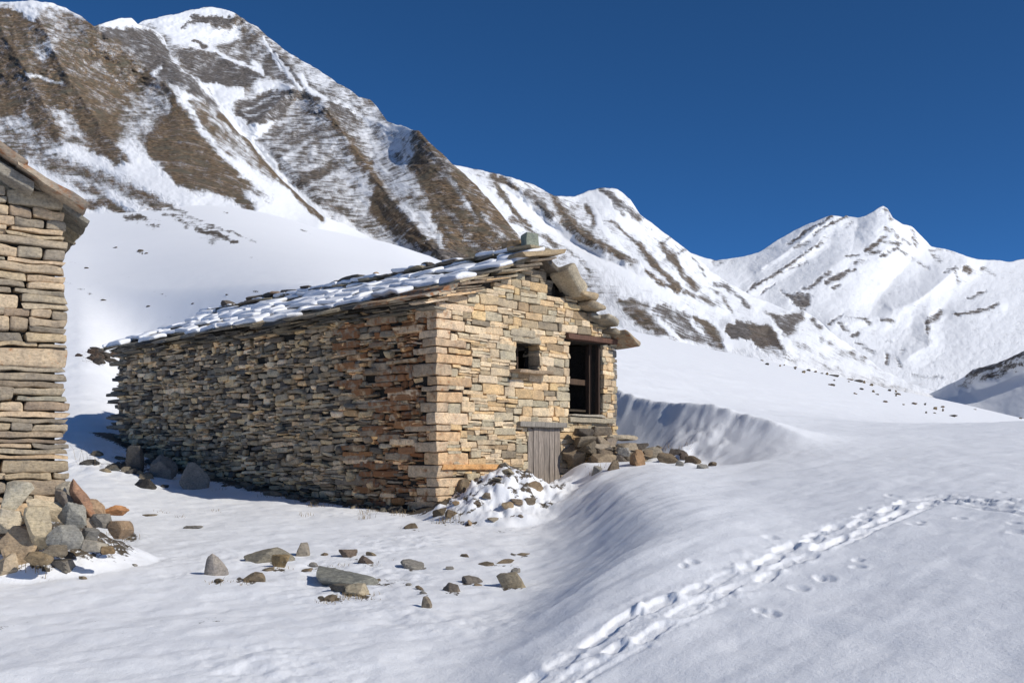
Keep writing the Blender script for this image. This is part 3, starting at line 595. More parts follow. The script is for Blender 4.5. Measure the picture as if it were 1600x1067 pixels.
D_M = [('s', [(1233, 380), (1260, 362), (1300, 338)], 0.68, 3, RK), ('s', [(1270, 367), (1295, 352), (1322, 338)], 0.70, 3.2, .8), ('s', [(1170, 453), (1210, 430), (1250, 402), (1283, 378)], 0.68, 3.2, RK), ('s', [(1190, 460), (1212, 443)], 0.60, 2, RK), ('s', [(1225, 425), (1260, 408)], 0.44, 2, RK),
 ('s', [(1285, 375), (1302, 368)], 0.48, 4, RK), ('s', [(1115, 410), (1180, 404)], .35, 5, .5), ('s', [(1176, 408), (1188, 402)], 0.56, 4, .5), ('s', [(1240, 385), (1262, 380)], .45, 4, RK), ('s', [(1318, 353), (1330, 348)], 0.40, 3, RK),
 ('p', [(1226, 455), (1245, 460), (1262, 459), (1270, 465), (1255, 483), (1240, 472)], 0.76, 2, 1.), ('s', [(1255, 452), (1275, 440), (1295, 427)], 0.68, 4, .9), ('s', [(1293, 440), (1308, 432), (1325, 422)], 0.76, 4.5, 1.), ('s', [(1302, 449), (1312, 446)], 0.72, 3, 1.), ('s', [(1322, 403), (1342, 400)], 0.64, 2.2, RK), ('s', [(1338, 411), (1356, 408)], 0.44, 3, RK), ('s', [(1332, 423), (1338, 420)], 0.64, 2, RK),
 ('s', [(1354, 390), (1372, 378), (1385, 370)], 0.66, 5, .6), ('s', [(1375, 397), (1390, 393), (1406, 389)], 0.76, 3.5, 1.), ('s', [(1385, 380), (1412, 383)], 0.60, 3.5, RK), ('s', [(1360, 396), (1372, 392)], 0.48, 3, RK), ('s', [(1385, 328), (1392, 342)], 0.56, 4, .5), ('s', [(1395, 360), (1402, 372)], 0.56, 4, .5), ('s', [(1385, 355), (1392, 362)], 0.48, 3, .5), ('s', [(1423, 358), (1428, 364)], 0.64, 3.5, .5), ('s', [(1428, 370), (1433, 386)], 0.56, 4, .5), ('s', [(1412, 375), (1424, 384)], 0.44, 4, .6), ('s', [(1410, 392), (1425, 402)], .4, 5, .7),
 ('s', [(1455, 392), (1470, 390)], 0.44, 4, .5), ('s', [(1460, 402), (1468, 408)], 0.40, 4, .5), ('s', [(1480, 392), (1486, 394)], 0.40, 3, .5), ('s', [(1435, 410), (1450, 416)], 0.48, 3, .8), ('s', [(1507, 418), (1518, 424)], 0.68, 6, .5), ('s', [(1477, 424), (1498, 416)], 0.48, 3, .9), ('s', [(1492, 422), (1498, 442)], .45, 4, .8), ('s', [(1535, 421), (1550, 428)], 0.48, 4, .8), ('s', [(1512, 466), (1538, 459)], 0.56, 3, .9), ('s', [(1495, 490), (1515, 490), (1532, 484), (1558, 478)], 0.68, 3, .9),
 ('s', [(1448, 502), (1460, 494), (1470, 489)], 0.68, 5.5, .9), ('s', [(1449, 510), (1450, 520)], 0.68, 4, .5), ('s', [(1450, 530), (1448, 542)], 0.60, 4, .8), ('s', [(1432, 535), (1452, 545)], 0.52, 5, .8), ('s', [(1408, 548), (1424, 556)], 0.70, 5, .7), ('s', [(1403, 560), (1408, 572)], 0.56, 4, .9), ('s', [(1385, 555), (1386, 568)], 0.60, 3.5, .9),
 ('s', [(1296, 505), (1312, 496)], 0.72, 3.5, .8), ('s', [(1318, 497), (1352, 500)], 0.44, 2, .7), ('s', [(1353, 503), (1358, 503)], 0.64, 3, .9), ('s', [(1376, 498), (1392, 502)], 0.56, 4, .9), ('s', [(1312, 506), (1324, 516)], 0.48, 4, .9), ('s', [(1332, 525), (1340, 523)], 0.68, 3, .9), ('s', [(1338, 536), (1366, 552)], .4, 4, .8), ('s', [(1382, 534), (1392, 533)], 0.48, 2, .8), ('s', [(1500, 540), (1508, 544)], 0.48, 2.5, .8), ('s', [(1478, 558), (1484, 559)], 0.56, 2, .8),
 ('p', [(1130, 412), (1240, 380), (1170, 450), (1140, 440)], .1, 6, .8), ('p', [(1290, 360), (1370, 350), (1350, 390), (1300, 400)], .1, 6, .8), ('p', [(1300, 460), (1370, 430), (1390, 470), (1320, 490)], .07, 6, .8), ('p', [(1400, 540), (1540, 510), (1500, 590), (1420, 590)], .07, 8, .8), ('s', [(1425, 588), (1470, 590)], .4, 3, .6)]
D_D = []
for x, L in ((1040, [(380, 1250), (440, 950), (520, 700)]), (1120, [(407, 1250), (450, 950), (520, 700)]), (1215, [(375, 1350), (430, 1100), (480, 880), (560, 650)]), (1300, [(337, 1450), (400, 1200), (470, 920), (520, 760), (600, 560)]),
             (1380, [(322, 1500), (400, 1220), (470, 980), (520, 800), (600, 560)]), (1450, [(382, 1450), (430, 1220), (480, 980), (540, 760), (610, 540)]), (1520, [(402, 1450), (450, 1150), (500, 900), (560, 700), (625, 520)]), (1600, [(408, 1500), (450, 1200), (520, 850), (600, 600)]), (1900, [(370, 1500), (500, 900), (620, 560)])):
    D_D += [(x, y, d) for y, d in L]
M_D = mountain_material('far_snowy_peak', .3, 28, 2., .35, 1.5)
sheet('mountain', 'far white peak with dark rock bands at the head of the valley',
      [(1040, 385), (1085, 397), (1100, 402), (1120, 407), (1150, 403), (1185, 395), (1215, 375), (1245, 358), (1295, 337), (1300, 336), (1318, 340), (1322, 337), (1340, 341), (1350, 338), (1380, 322), (1387, 326), (1395, 340), (1410, 350), (1425, 354), (1440, 370), (1455, 385), (1480, 390), (1510, 400), (1530, 405), (1560, 407), (1575, 409), (1600, 405), (1700, 395), (1900, 370)],
      D_D, [(1040, 520), (1200, 560), (1400, 650), (1900, 690)], M_D, D_M, .06, step=1.6, nrow=230, jag=1.2,
      relief=[([(1383, 322), (1405, 375), (1435, 405), (1465, 415)], 60, .035), ([(1508, 412), (1470, 440), (1435, 468), (1395, 485)], 34, .045), ([(1300, 338), (1250, 378), (1190, 420)], 24, .03), ([(1283, 378), (1210, 430), (1170, 455)], 14, .02), ([(1325, 400), (1260, 450), (1230, 470)], 34, .025), ([(1450, 495), (1450, 540), (1420, 555)], 26, .03), ([(1300, 505), (1380, 500)], 18, .02), ([(1430, 400), (1370, 470)], 44, -.03), ([(1340, 345), (1330, 400)], 30, -.015), ([(1495, 488), (1560, 478)], 18, .015)], seed=53, rough=.006, streak=-32, brk=.9)
E_D = [(1420, 628, 430), (1480, 602, 420), (1480, 640, 300), (1520, 577, 410), (1520, 620, 330), (1520, 655, 260), (1565, 565, 370), (1565, 600, 320), (1565, 655, 240), (1600, 548, 340), (1600, 590, 300), (1600, 655, 220), (1700, 520, 300), (1700, 560, 260), (1700, 660, 200), (1900, 470, 260), (1900, 660, 180)]
M_E = mountain_material('shaded_spur_snow', .8, 20, 2.6, .5)
sheet('hill', 'dark shaded snowy spur at the right edge of the valley',
      [(1430, 627), (1455, 614), (1480, 602), (1505, 590), (1520, 577), (1540, 572), (1565, 565), (1585, 555), (1600, 548), (1700, 520), (1900, 470)], E_D,
      [(1430, 660), (1900, 700)], M_E, [('s', [(1512, 588), (1545, 573), (1585, 558), (1640, 538)], .82, 7, RK), ('s', [(1500, 602), (1540, 592), (1590, 575)], .4, 6, RK), ('s', [(1540, 590), (1570, 575), (1600, 565)], .6, 5, RK), ('s', [(1592, 658), (1620, 661)], .6, 3, RK)], .01,
      step=2.2, nrow=80, relief=[([(1440, 628), (1500, 620), (1560, 598), (1620, 575), (1700, 545)], 26, -.10)], seed=61, rough=.006)

# ---------------------------------------------------------------- stone colours
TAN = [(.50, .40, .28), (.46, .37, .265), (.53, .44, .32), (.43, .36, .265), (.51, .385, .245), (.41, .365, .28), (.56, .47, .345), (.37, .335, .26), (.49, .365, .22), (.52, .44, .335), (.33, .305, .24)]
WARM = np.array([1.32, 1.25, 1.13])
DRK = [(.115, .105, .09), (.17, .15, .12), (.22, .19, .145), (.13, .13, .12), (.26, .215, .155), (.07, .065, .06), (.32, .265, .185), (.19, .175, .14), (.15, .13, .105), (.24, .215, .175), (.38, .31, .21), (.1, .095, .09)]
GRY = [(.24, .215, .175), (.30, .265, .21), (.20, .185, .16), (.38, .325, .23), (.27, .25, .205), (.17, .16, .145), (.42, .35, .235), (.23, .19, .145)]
def pick(p): c = np.array(p[rng.integers(len(p))]); return c * rng.uniform(.85, 1.13)
def layout(L, z0, z1, hs, ws, split, amp, seed):
    out = []; z = z0
    while z < z1:
        h = rng.uniform(*hs); s = -rng.uniform(0, .3)
        while s < L:
            w = rng.uniform(*ws) * (1 if rng.random() > .18 else .5); w = w if h > .1 else w * 1.15
            wob = amp * vnoise(np.array([[s * .8, z * .25]]), seed)[0]
            if rng.random() < split:
                k = 2 if rng.random() < .75 or h < .12 else 3; cuts = np.sort(rng.uniform(.28, .72, k - 1)) if k == 2 else np.array([.33, .66])
                cuts = np.r_[0, cuts, 1]
                for a, b in zip(cuts[:-1], cuts[1:]):
                    if w > .3 and rng.random() < .35: mids = [0, rng.uniform(.35, .65), 1]
                    else: mids = [0, 1]
                    for m0, m1 in zip(mids[:-1], mids[1:]): out.append((s + m0 * w, s + m1 * w, z + a * h + wob, z + b * h + wob))
            else: out.append((s, s + w, z + wob, z + h + wob))
            s += w
        z += h
    return out
UP = np.array([0, 0, 1.])
def v3(p2, z=0): return np.array([p2[0], p2[1], z])
def tw(ax, a): return [ax[0] * math.cos(a) + UP * math.sin(a), ax[1], UP * math.cos(a) - ax[0] * math.sin(a)]
def hutpt(u, v, z): q = P0 + u * G + v * S; return np.array([q[0], q[1], z])
G3, S3 = v3(G), v3(S)

# ---------------------------------------------------------------- the hut
hut = empty('stone_hut', 'long dry stone hut with snowy slate roof and high doorway in its sunlit gable', 'hut')
RIDGE_U = 3.02
def roof_z(u): return np.where(u < RIDGE_U, 3.2 + .404 * u, 4.42 - .545 * (u - RIDGE_U))
DOOR = (3.99, 5.18, 1.05, 2.70); WIN = (2.24, 2.96, 1.93, 2.49); HAT = (2.62, 3.66, -1., .70)
axG = [G3, -S3, UP]                 # along the gable, outward, up
axS = [S3, -G3, UP]                 # along the long wall (away), outward, up
# quoins at the near corner, long alternately on either face
Q = []; z = -1.35; k = 0
while z < 3.02:
    h = rng.choice([.13, .19, .22, .25, .17, .11]); Q.append((z, z + h, *((rng.uniform(.6, 1.0), rng.uniform(.22, .42)) if k % 2 else (rng.uniform(.25, .42), rng.uniform(.5, .95))))); z += h; k += 1
def qlen(zc, which):
    for a, b, lu, lv in Q:
        if a <= zc < b: return lu if which == 'u' else lv
    return 0.
g = Stones()
def holes(s0, s1, z0, z1, H):
    for (a, b, c, d) in H:
        if s1 > a and s0 < b and z1 > c + .02 and z0 < d - .02:
            if s0 < a and s1 > b: return None
            if (s0 + s1) / 2 < (a + b) / 2: s1 = a
            else: s0 = b
            if s1 - s0 < .06: return None
    return s0, s1
for (s0, s1, z0, z1) in layout(WID, -1.4, 4.4, (.11, .22), (.24, .66), .5, .06, 5):
    zc = (z0 + z1) / 2
    s0 = max(s0, qlen(zc, 'u') if s1 > qlen(zc, 'u') else s0)
    if s0 < qlen(zc, 'u') - .01: continue
    s1 = min(s1, WID + rng.uniform(-.06, .06) - .03 * (zc + 1))
    if s1 - s0 < .07: continue
    r = holes(s0, s1, z0, z1, (DOOR, WIN, HAT, (3.85, 5.6, 2.70, 2.86)))
    if r is None: continue
    s0, s1 = r; sc = (s0 + s1) / 2
    top = roof_z(sc) - .04
    if z1 > min(roof_z(s0 + .05), roof_z(s1 - .05)) + .02: continue
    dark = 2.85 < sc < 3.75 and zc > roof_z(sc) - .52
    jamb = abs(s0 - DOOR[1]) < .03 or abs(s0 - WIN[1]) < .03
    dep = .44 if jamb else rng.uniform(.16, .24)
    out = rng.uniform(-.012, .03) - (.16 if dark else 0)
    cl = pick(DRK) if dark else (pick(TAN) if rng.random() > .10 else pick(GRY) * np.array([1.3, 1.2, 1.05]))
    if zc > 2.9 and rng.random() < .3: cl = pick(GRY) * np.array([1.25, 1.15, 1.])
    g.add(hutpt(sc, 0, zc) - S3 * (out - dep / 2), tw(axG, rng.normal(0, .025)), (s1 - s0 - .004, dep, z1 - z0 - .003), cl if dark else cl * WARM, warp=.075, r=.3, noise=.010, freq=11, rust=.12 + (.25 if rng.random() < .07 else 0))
for i, (a, b, lu, lv) in enumerate(Q):
    cl = pick(TAN[:7]); ou = .03 * rng.random()
    g.add(hutpt(lu / 2 - ou, lv / 2 - .02, (a + b) / 2), axG, (lu + ou, lv, b - a - .012), cl * np.array([1.27, 1.15, 1.05]), warp=.045, r=.22, noise=.014, rust=.42)
# lintel-like long orange stone
g.add(hutpt(.95, .06, -.12), axG, (1.75, .26, .11), (.68, .38, .16), warp=.05, r=.3, noise=.012, rust=.45)
# verge slates of the left slope, ends showing over the gable
for k in range(34):
    u = rng.uniform(-.25, 2.85); lay = rng.uniform(-.12, .02); zz = roof_z(u) + lay
    sl = math.atan(.404); ax = [G3 * math.cos(sl * .55) + UP * math.sin(sl * .55), -S3, UP * math.cos(sl * .55) - G3 * math.sin(sl * .55)]
    g.add(hutpt(u, .12 - rng.uniform(0, .14), zz), ax, (rng.uniform(.5, .95), .5, rng.uniform(.03, .06)), pick(TAN if rng.random() < .6 else GRY) * np.array([1.2, 1.1, 1.]), warp=.12, r=.4, noise=.012, rust=.35 if u < 1.1 else .15)
# solid core behind the facing stones, open at door, window and hatch
us = np.unique(np.r_[np.arange(.1, 5.6, .15), WIN[:2], DOOR[:2], HAT[:2], 5.62])
for a, b in zip(us[:-1], us[1:]):
    m = (a + b) / 2; zt = min(roof_z(a), roof_z(b)) - .06; cuts = [(-1.6, zt)]
    for H in (DOOR, WIN, HAT):
        if H[0] < m < H[1]: cuts = [c for lo, hi in cuts for c in ((lo, min(hi, H[2])), (max(lo, H[3]), hi)) if c[1] - c[0] > .01]
    for lo, hi in cuts: g.box((a, -.42, lo), (b, -.07 if not 2.8 < m < 3.8 or hi < zt - .01 else -.3, hi), hutpt(0, 0, 0), axG, (.05, .042, .033))
g.build('gable_wall', M_STONE, hut)

sw = Stones()
def side_stones():
    for (s0, s1, z0, z1) in layout(LEN, -1.5, 3.25, (.07, .17), (.13, .5), .42, .09, 8):
        zc = (z0 + z1) / 2; q = qlen(zc, 'v'); s0 = max(s0, q)
        s1 = min(s1, LEN + rng.uniform(-.1, .1))
        if s1 - s0 < .05: continue
        sc = (s0 + s1) / 2
        gz = ground_z(*hutpt(-.05, sc, 0)[:2], detail=False)
        if z1 < gz - .25: continue
        if 6.55 < sc < 6.75 and -.0 < zc < .42: continue                  # vent slit
        near = 1 - sstep(sc, 1., 4.)
        if near > .5 and rng.random() < .25: zc += .004
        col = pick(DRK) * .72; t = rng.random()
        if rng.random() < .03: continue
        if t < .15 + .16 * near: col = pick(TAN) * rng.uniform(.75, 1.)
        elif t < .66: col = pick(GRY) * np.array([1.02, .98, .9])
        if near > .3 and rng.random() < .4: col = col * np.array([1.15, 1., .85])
        out = rng.uniform(-.045, .055); dep = rng.uniform(.18, .28)
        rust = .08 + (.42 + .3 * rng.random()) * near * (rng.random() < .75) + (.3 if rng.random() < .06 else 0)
        if zc > 2.95: out += .05
        rough = rng.random()
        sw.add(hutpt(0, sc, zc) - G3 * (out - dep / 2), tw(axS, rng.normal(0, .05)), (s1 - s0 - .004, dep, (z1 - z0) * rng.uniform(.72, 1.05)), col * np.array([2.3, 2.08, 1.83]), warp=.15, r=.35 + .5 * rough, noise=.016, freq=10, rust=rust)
side_stones()
for k in range(90):                               # rounded pale and dark stones let into the courses
    sc = rng.uniform(1.2, LEN - .3); zc = rng.uniform(-.9, 3.0); w = rng.uniform(.12, .36)
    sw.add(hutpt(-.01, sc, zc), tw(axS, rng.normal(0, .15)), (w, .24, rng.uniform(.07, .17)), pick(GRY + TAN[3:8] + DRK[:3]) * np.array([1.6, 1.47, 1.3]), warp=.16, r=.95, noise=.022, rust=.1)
for k in range(60):                                # larger coursed blocks towards the sunlit corner
    sc = rng.uniform(.7, 2.9); zc = rng.uniform(-1.1, 2.9); w = rng.uniform(.4, .95); h = rng.uniform(.07, .17)
    if sc - w / 2 < qlen(zc, 'v') * .8: continue
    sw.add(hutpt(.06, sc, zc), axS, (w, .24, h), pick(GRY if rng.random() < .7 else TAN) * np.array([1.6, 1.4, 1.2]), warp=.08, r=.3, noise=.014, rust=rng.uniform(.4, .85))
for k in range(46):                                # ragged far corner, stone ends left sticking out
    zc = rng.uniform(.1, 3.0); e = rng.uniform(.0, .25) + (.55 * rng.random() if zc < 2. else .1 * rng.random())
    sw.add(hutpt(rng.uniform(.05, .5), LEN - .3 + e / 2, zc), axS, (.7 + e, .4, rng.uniform(.05, .12)), pick(DRK), warp=.12, r=.5, noise=.02, rust=.1)
for k in range(120):                               # corbelled slates under the eave
    sc = rng.uniform(.1, LEN); zc = rng.uniform(2.95, 3.16)
    sw.add(hutpt(.05 - (zc - 2.9) * .55, sc, zc), axS, (rng.uniform(.35, .9), .34, rng.uniform(.025, .05)), pick(DRK + GRY[:3]) * .9, warp=.12, r=.4, noise=.012, rust=.3 * (sc < 2.5))
sw.box((.1, -.55, -1.6), (6.55, -.06, 3.1), hutpt(0, 0, 0), axS, (.03, .027, .022))
sw.box((6.75, -.55, -1.6), (LEN - .05, -.06, 3.1), hutpt(0, 0, 0), axS, (.03, .027, .022))
sw.box((6.55, -.55, -1.6), (6.75, -.25, 3.1), hutpt(0, 0, 0), axS, (.03, .027, .022))
sw.build('side_wall', M_STONE, hut)
bw = Stones()                                      # the far long wall and the far gable
for (s0, s1, z0, z1) in layout(LEN, -.6, 2.75, (.12, .22), (.3, .7), .3, .05, 12):
    s1 = min(s1, LEN); s0 = max(s0, .02)
    if s1 - s0 > .06: bw.add(hutpt(WID - .1, (s0 + s1) / 2, (z0 + z1) / 2), axS, (s1 - s0 - .01, .26, z1 - z0 - .008), pick(GRY), warp=.08, r=.35, noise=.014, rust=.1)
bw.box((.1, -(WID - .15), -1.), (LEN - .05, -(WID - .6), 2.7), hutpt(0, 0, 0), axS, (.04, .035, .03))
bw.build('back_wall', M_STONE, hut)
fg = Stones()
for (s0, s1, z0, z1) in layout(WID, -.6, 4.3, (.12, .22), (.3, .7), .3, .05, 13):
    s1 = min(s1, WID - .05); s0 = max(s0, .02)
    if s1 - s0 > .06 and z1 < min(roof_z(s0), roof_z(s1)): fg.add(hutpt((s0 + s1) / 2, LEN - .08, (z0 + z1) / 2), axG, (s1 - s0 - .01, .26, z1 - z0 - .008), pick(DRK), warp=.08, r=.35, noise=.014, rust=.1)
for a in np.arange(.1, 5.6, .25):
    fg.box((a, -(LEN - .12), -1.), (a + .25, -(LEN - .5), float(min(roof_z(a), roof_z(a + .25))) - .08), hutpt(0, 0, 0), axG, (.04, .035, .03))
fg.build('far_gable_wall', M_STONE, hut)

# roof: lapped stone slabs, snow lying on each
rf = Stones(); sn = Stones(TPL_F)
slA = math.atan(.404); AUP = G3 * math.cos(slA) + UP * math.sin(slA); ANR = UP * math.cos(slA) - G3 * math.sin(slA)
def slope_slabs(O, aup, anr, rows, exp, vlo, vhi, snow, cols, sgn=1):
    for k in range(rows):
        v = vlo
        tilt = .085; a1 = aup * math.cos(tilt) - anr * math.sin(tilt); n1 = anr * math.cos(tilt) + aup * math.sin(tilt)
        while v < vhi:
            w = rng.uniform(.5, 1.2); f = k * exp + rng.uniform(-.07, .07); ln = exp * 1.5; th = rng.uniform(.045, .08)
            dv = rng.uniform(-.035, .035); tw = rng.uniform(-.05, .05)
            wob = .05 * math.sin(v * 1.1 + k) * .5
            if v + w > vhi + .12: w = max(vhi + .05 - v, .2)
            c = O + a1 * 0 + aup * (f + ln / 2) + anr * (.065 + .02 * rng.random() + wob) + S3 * (v + w / 2)
            s_ax = S3 * math.cos(tw) + a1 * math.sin(tw); a_ax = a1 * math.cos(tw) - S3 * math.sin(tw)
            bare = snow and ((k == 0 and v < 2.6) or (k == 1 and v < .9) or rng.random() < .10 or (k == 0 and rng.random() < .35))
            orange = .55 if (v < 2. and k < 2) else .1
            rf.add(c, [s_ax, a_ax, n1], (w + .03, ln, th), pick(cols) * (1.25 if v < 2 and k < 2 else 1), warp=.09, r=.3, noise=.014, freq=6, rust=orange)
            if snow and not bare:
                st = rng.uniform(.06, .14); fo = rng.uniform(.03, .1); sl = exp * .98 - fo
                ww = w * rng.uniform(.72, 1.08)
                cs = O + aup * (f + fo + sl / 2) + anr * (.065 + wob + .028 + th / 2 + st * .40) + S3 * (v + w / 2)
                sn.add(cs, [s_ax, a_ax, n1], (ww, sl, st), (1, 1, 1), warp=.12, r=.95, noise=.045, freq=4.)
            v += w + rng.uniform(-.02, .03)
EAVE = hutpt(-.38, 0, float(roof_z(-.38)))
slope_slabs(EAVE, AUP, ANR, 7, .535, -.12, LEN + .08, True, DRK + GRY[:4])
slB = math.atan(.545); BUP = -G3 * math.cos(slB) + UP * math.sin(slB); BNR = UP * math.cos(slB) + G3 * math.sin(slB)
slope_slabs(hutpt(WID + .35, 0, float(roof_z(WID + .35))), BUP, BNR, 7, .5, .15, LEN + .08, True, DRK + GRY)
for k in range(24):                                # ridge slabs
    v = k * .58 - .1
    rf.add(hutpt(RIDGE_U + rng.uniform(-.1, .1), v + .3, 4.55 + rng.uniform(-.01, .03)), [S3, G3, UP], (.66, .8, .06), pick(GRY), warp=.12, r=.35, noise=.015, rust=.1)
    if rng.random() < .75: sn.add(hutpt(RIDGE_U - .05, v + .3, 4.62), [S3, G3, UP], (.6, .6, .1), (1, 1, 1), warp=.1, r=.95, noise=.03, freq=4.5)
# dark sheets added under the slabs to block light
for (ua, ub) in ((-.2, RIDGE_U), (RIDGE_U, WID + .2)):
    za, zb = float(roof_z(ua)), float(roof_z(ub)); o0 = hutpt(0, 0, 0)
    pts = [(ua, -.05, za - .02), (ub, -.05, zb - .02), (ub, -(LEN + .1), zb - .02), (ua, -(LEN + .1), za - .02)]
    pts += [(a, b, c + .07) for a, b, c in pts]
    rf.poly(pts, o0, axG, [[3, 2, 1, 0], [4, 5, 6, 7], [0, 1, 5, 4], [1, 2, 6, 5], [2, 3, 7, 6], [3, 0, 4, 7]], (.03, .025, .02))
roof = rf.build('roof', M_STONE, hut)
sn.build('roof_snow', M_RSNOW, roof, smooth=True)

def one(name, c, ax, dims, col, parent, mat=M_STONE, label=None, **kw):
    b = Stones(TPL_F); b.add(c, ax, dims, col, **kw); o = b.build(name, mat, parent)
    if label: o['label'] = label
    return o
def tiltB(a): return [-G3 * math.cos(a) + UP * math.sin(a), -S3, UP * math.cos(a) + G3 * math.sin(a)]
# thick slabs stepping down the right edge of the gable
for (u, v, dz, L, D_, T, a, rust, cl) in ((3.80, -.28, -.02, .92, .62, .24, .60, .1, (.38, .325, .235)), (4.30, -.24, -.03, .58, .62, .14, .12, .1, (.36, .28, .18)), (4.60, -.2, -.06, .54, .6, .12, .08, .1, (.34, .275, .19)), (4.87, -.16, -.09, .46, .5, .10, .06, .1, (.25, .225, .18)),
                                          (5.14, -.26, -.03, .60, .62, .13, .14, .15, (.33, .29, .22)), (5.44, -.2, -.10, .52, .6, .10, .10, .15, (.28, .235, .17)), (5.84, -.3, -.05, .74, .72, .13, .40, .5, (.36, .29, .2)), (3.3, -.1, .02, .6, .55, .14, .4, .1, (.12, .105, .085))):
    one('verge_slab', hutpt(u, v + .2, float(roof_z(u)) + dz), tiltB(a), (L, D_, T * 1.15), np.array(cl) * 1.15, hut, warp=.2, r=.85, noise=.035, freq=3.2, rust=rust)
one('verge_slab', hutpt(2.7, -.14, 4.40), [G3 * .985 + UP * .17, -S3, UP * .985 - G3 * .17], (1.25, .6, .10), (.42, .32, .2), hut, warp=.12, r=.4, noise=.02, freq=4, rust=.25)
one('ridge_block', hutpt(2.95, .25, 4.78), [S3 * .9 + G3 * .43, -G3 * .9 + S3 * .43, UP], (.36, .3, .30), (.30, .325, .26), hut, warp=.06, r=.15, noise=.01, rust=0, label='square grey-green stone block standing on the ridge')
# timber door surround
dz0, dz1 = DOOR[2], DOOR[3]; DK = (.06, .035, .022); RED = (.12, .056, .034); GRW = (.30, .25, .21)
one('lintel', hutpt(4.72, .12, 2.78), axG, (1.72, .46, .12), RED, hut, M_WOOD, warp=.05, r=.25, noise=.01)
fr = empty('door_frame', None, None); fr.parent = hut
one('jamb', hutpt(DOOR[0] + .05, .24, (dz0 + dz1) / 2), axG, (.09, .12, dz1 - dz0), RED, fr, M_WOOD, warp=.03, r=.2, noise=.004)
one('jamb', hutpt(DOOR[1] - .09, .34, (dz0 + dz1) / 2), axG, (.13, .12, dz1 - dz0), DK, fr, M_WOOD, warp=.03, r=.2, noise=.004)
one('jamb', hutpt(DOOR[1] - .04, .12, (dz0 + dz1) / 2), axG, (.06, .1, dz1 - dz0), DK, fr, M_WOOD, warp=.03, r=.2, noise=.004)
one('rail', hutpt((DOOR[0] + DOOR[1]) / 2, .42, 1.82), axG, (1.1, .07, .14), (.085, .05, .028), fr, M_WOOD, warp=.06, r=.25, noise=.008)
one('rail', hutpt((DOOR[0] + DOOR[1]) / 2, .4, 1.16), axG, (1.1, .06, .05), (.07, .05, .03), fr, M_WOOD, warp=.06, r=.25, noise=.006)
one('threshold', hutpt(4.55, .1, 1.03), axG, (1.15, .4, .05), (.4, .35, .27), hut, M_WOOD, warp=.12, r=.3, noise=.012)
one('door_sill', hutpt(4.75, .12, .93), axG, (1.6, .40, .13), (.38, .33, .245), hut, warp=.05, r=.25, noise=.014)
# window with bars
wn = empty('window', None, None); wn.parent = hut
for uu in (WIN[0] + .02, WIN[0] + .40): one('frame', hutpt(uu, .36, 2.21), axG, (.05, .06, .56), DK, wn, M_WOOD, warp=.02, r=.2, noise=.003)
for zz in (1.96, 2.47): one('frame', hutpt(WIN[0] + .21, .36, zz), axG, (.38, .06, .05), DK, wn, M_WOOD, warp=.02, r=.2, noise=.003)
for zz in (2.10, 2.24, 2.37): one('bar', hutpt(WIN[0] + .21, .345, zz), axG, (.38, .022, .022), (.12, .1, .085), wn, M_WOOD, warp=.0, r=.5, noise=0)
one('bar', hutpt(WIN[0] + .27, .33, 2.21), axG, (.022, .022, .54), (.12, .1, .085), wn, M_WOOD, warp=.0, r=.5, noise=0)
one('sill', hutpt(2.58, -.04, 1.88), axG, (1.05, .5, .07), (.44, .33, .22), hut, warp=.1, r=.35, noise=.02, freq=5, rust=.1)
one('window_lintel', hutpt(2.55, .1, 2.56), axG, (.95, .32, .09), (.42, .36, .26), hut, warp=.08, r=.4, noise=.016)
one('window_lintel', hutpt(2.45, .08, 2.71), axG, (.8, .3, .18), (.46, .39, .28), hut, warp=.06, r=.5, noise=.016)
# low plank door
pd = Stones(TPL_F); edges = [2.62, 2.78, 2.95, 3.13, 3.30, 3.47, 3.66]
for a, b in zip(edges[:-1], edges[1:]):
    pd.add(hutpt((a + b) / 2, .02 + rng.uniform(-.012, .012), -.05 + rng.uniform(-.02, .02)), axG, (b - a - .012, .045, 1.55), np.array((.27, .225, .185)) * rng.uniform(.8, 1.2), warp=.03, r=.3, noise=.008, freq=5)
pd.build('plank_door', M_WOOD, hut)
one('plank_door_lintel', hutpt(3.0, .02, .78), axG, (1.5, .3, .12), (.27, .24, .2), hut, M_WOOD, warp=.06, r=.4, noise=.012)

# ---------------------------------------------------------------- the neighbouring house at the left edge
hs = empty('stone_house', 'corner of a second stone house at the left edge with orange edged roof slabs', 'house')
E0 = np.array([-6.15, 14.0]); GL = np.array([.85, .527]); SL = np.array([-.527, .85]); GL3, SL3 = v3(GL), v3(SL)
axL = [-GL3, -SL3, UP]              # leftwards, outward, up
def lpt(s, d, z): q = E0 - s * GL + d * SL; return np.array([q[0], q[1], z])
hw = Stones(TPL_F)
z = -1.75; k = 0
seq = [.13, .17, .22, .08, .25, .07, .12, .19, .10, .22, .09, .2, .13, .07, .18, .11, .15]
while z < 3.42:
    h = seq[k % len(seq)] * rng.uniform(.85, 1.1); s = -.05 * rng.random() - .05 + .03 * (z + 1) / 4; first = True
    while s < 3.4:
        w = rng.uniform(.5, 1.15) if first and rng.random() < .62 else rng.uniform(.18, .6)
        parts = [(0, 1)] if rng.random() < .68 or h < .13 else [(0, .45), (.45, 1)]
        for a, b in parts:
            c = (.3 * np.array((.35, .32, .255)) + .7 * pick(TAN[:8] if rng.random() < .45 else GRY + [(.27, .275, .23), (.24, .185, .14)])) * np.array([1.22, 1.12, 1.02])
            hw.add(lpt(s + w / 2, .11 - rng.uniform(0, .045), z + h * (a + b) / 2), axL, (w - .014, .26, h * (b - a) - .012), c, warp=.12, r=.46, noise=.022, freq=6, rust=.12 + (.3 if rng.random() < .12 else 0))
        s += w; first = False
    z += h; k += 1
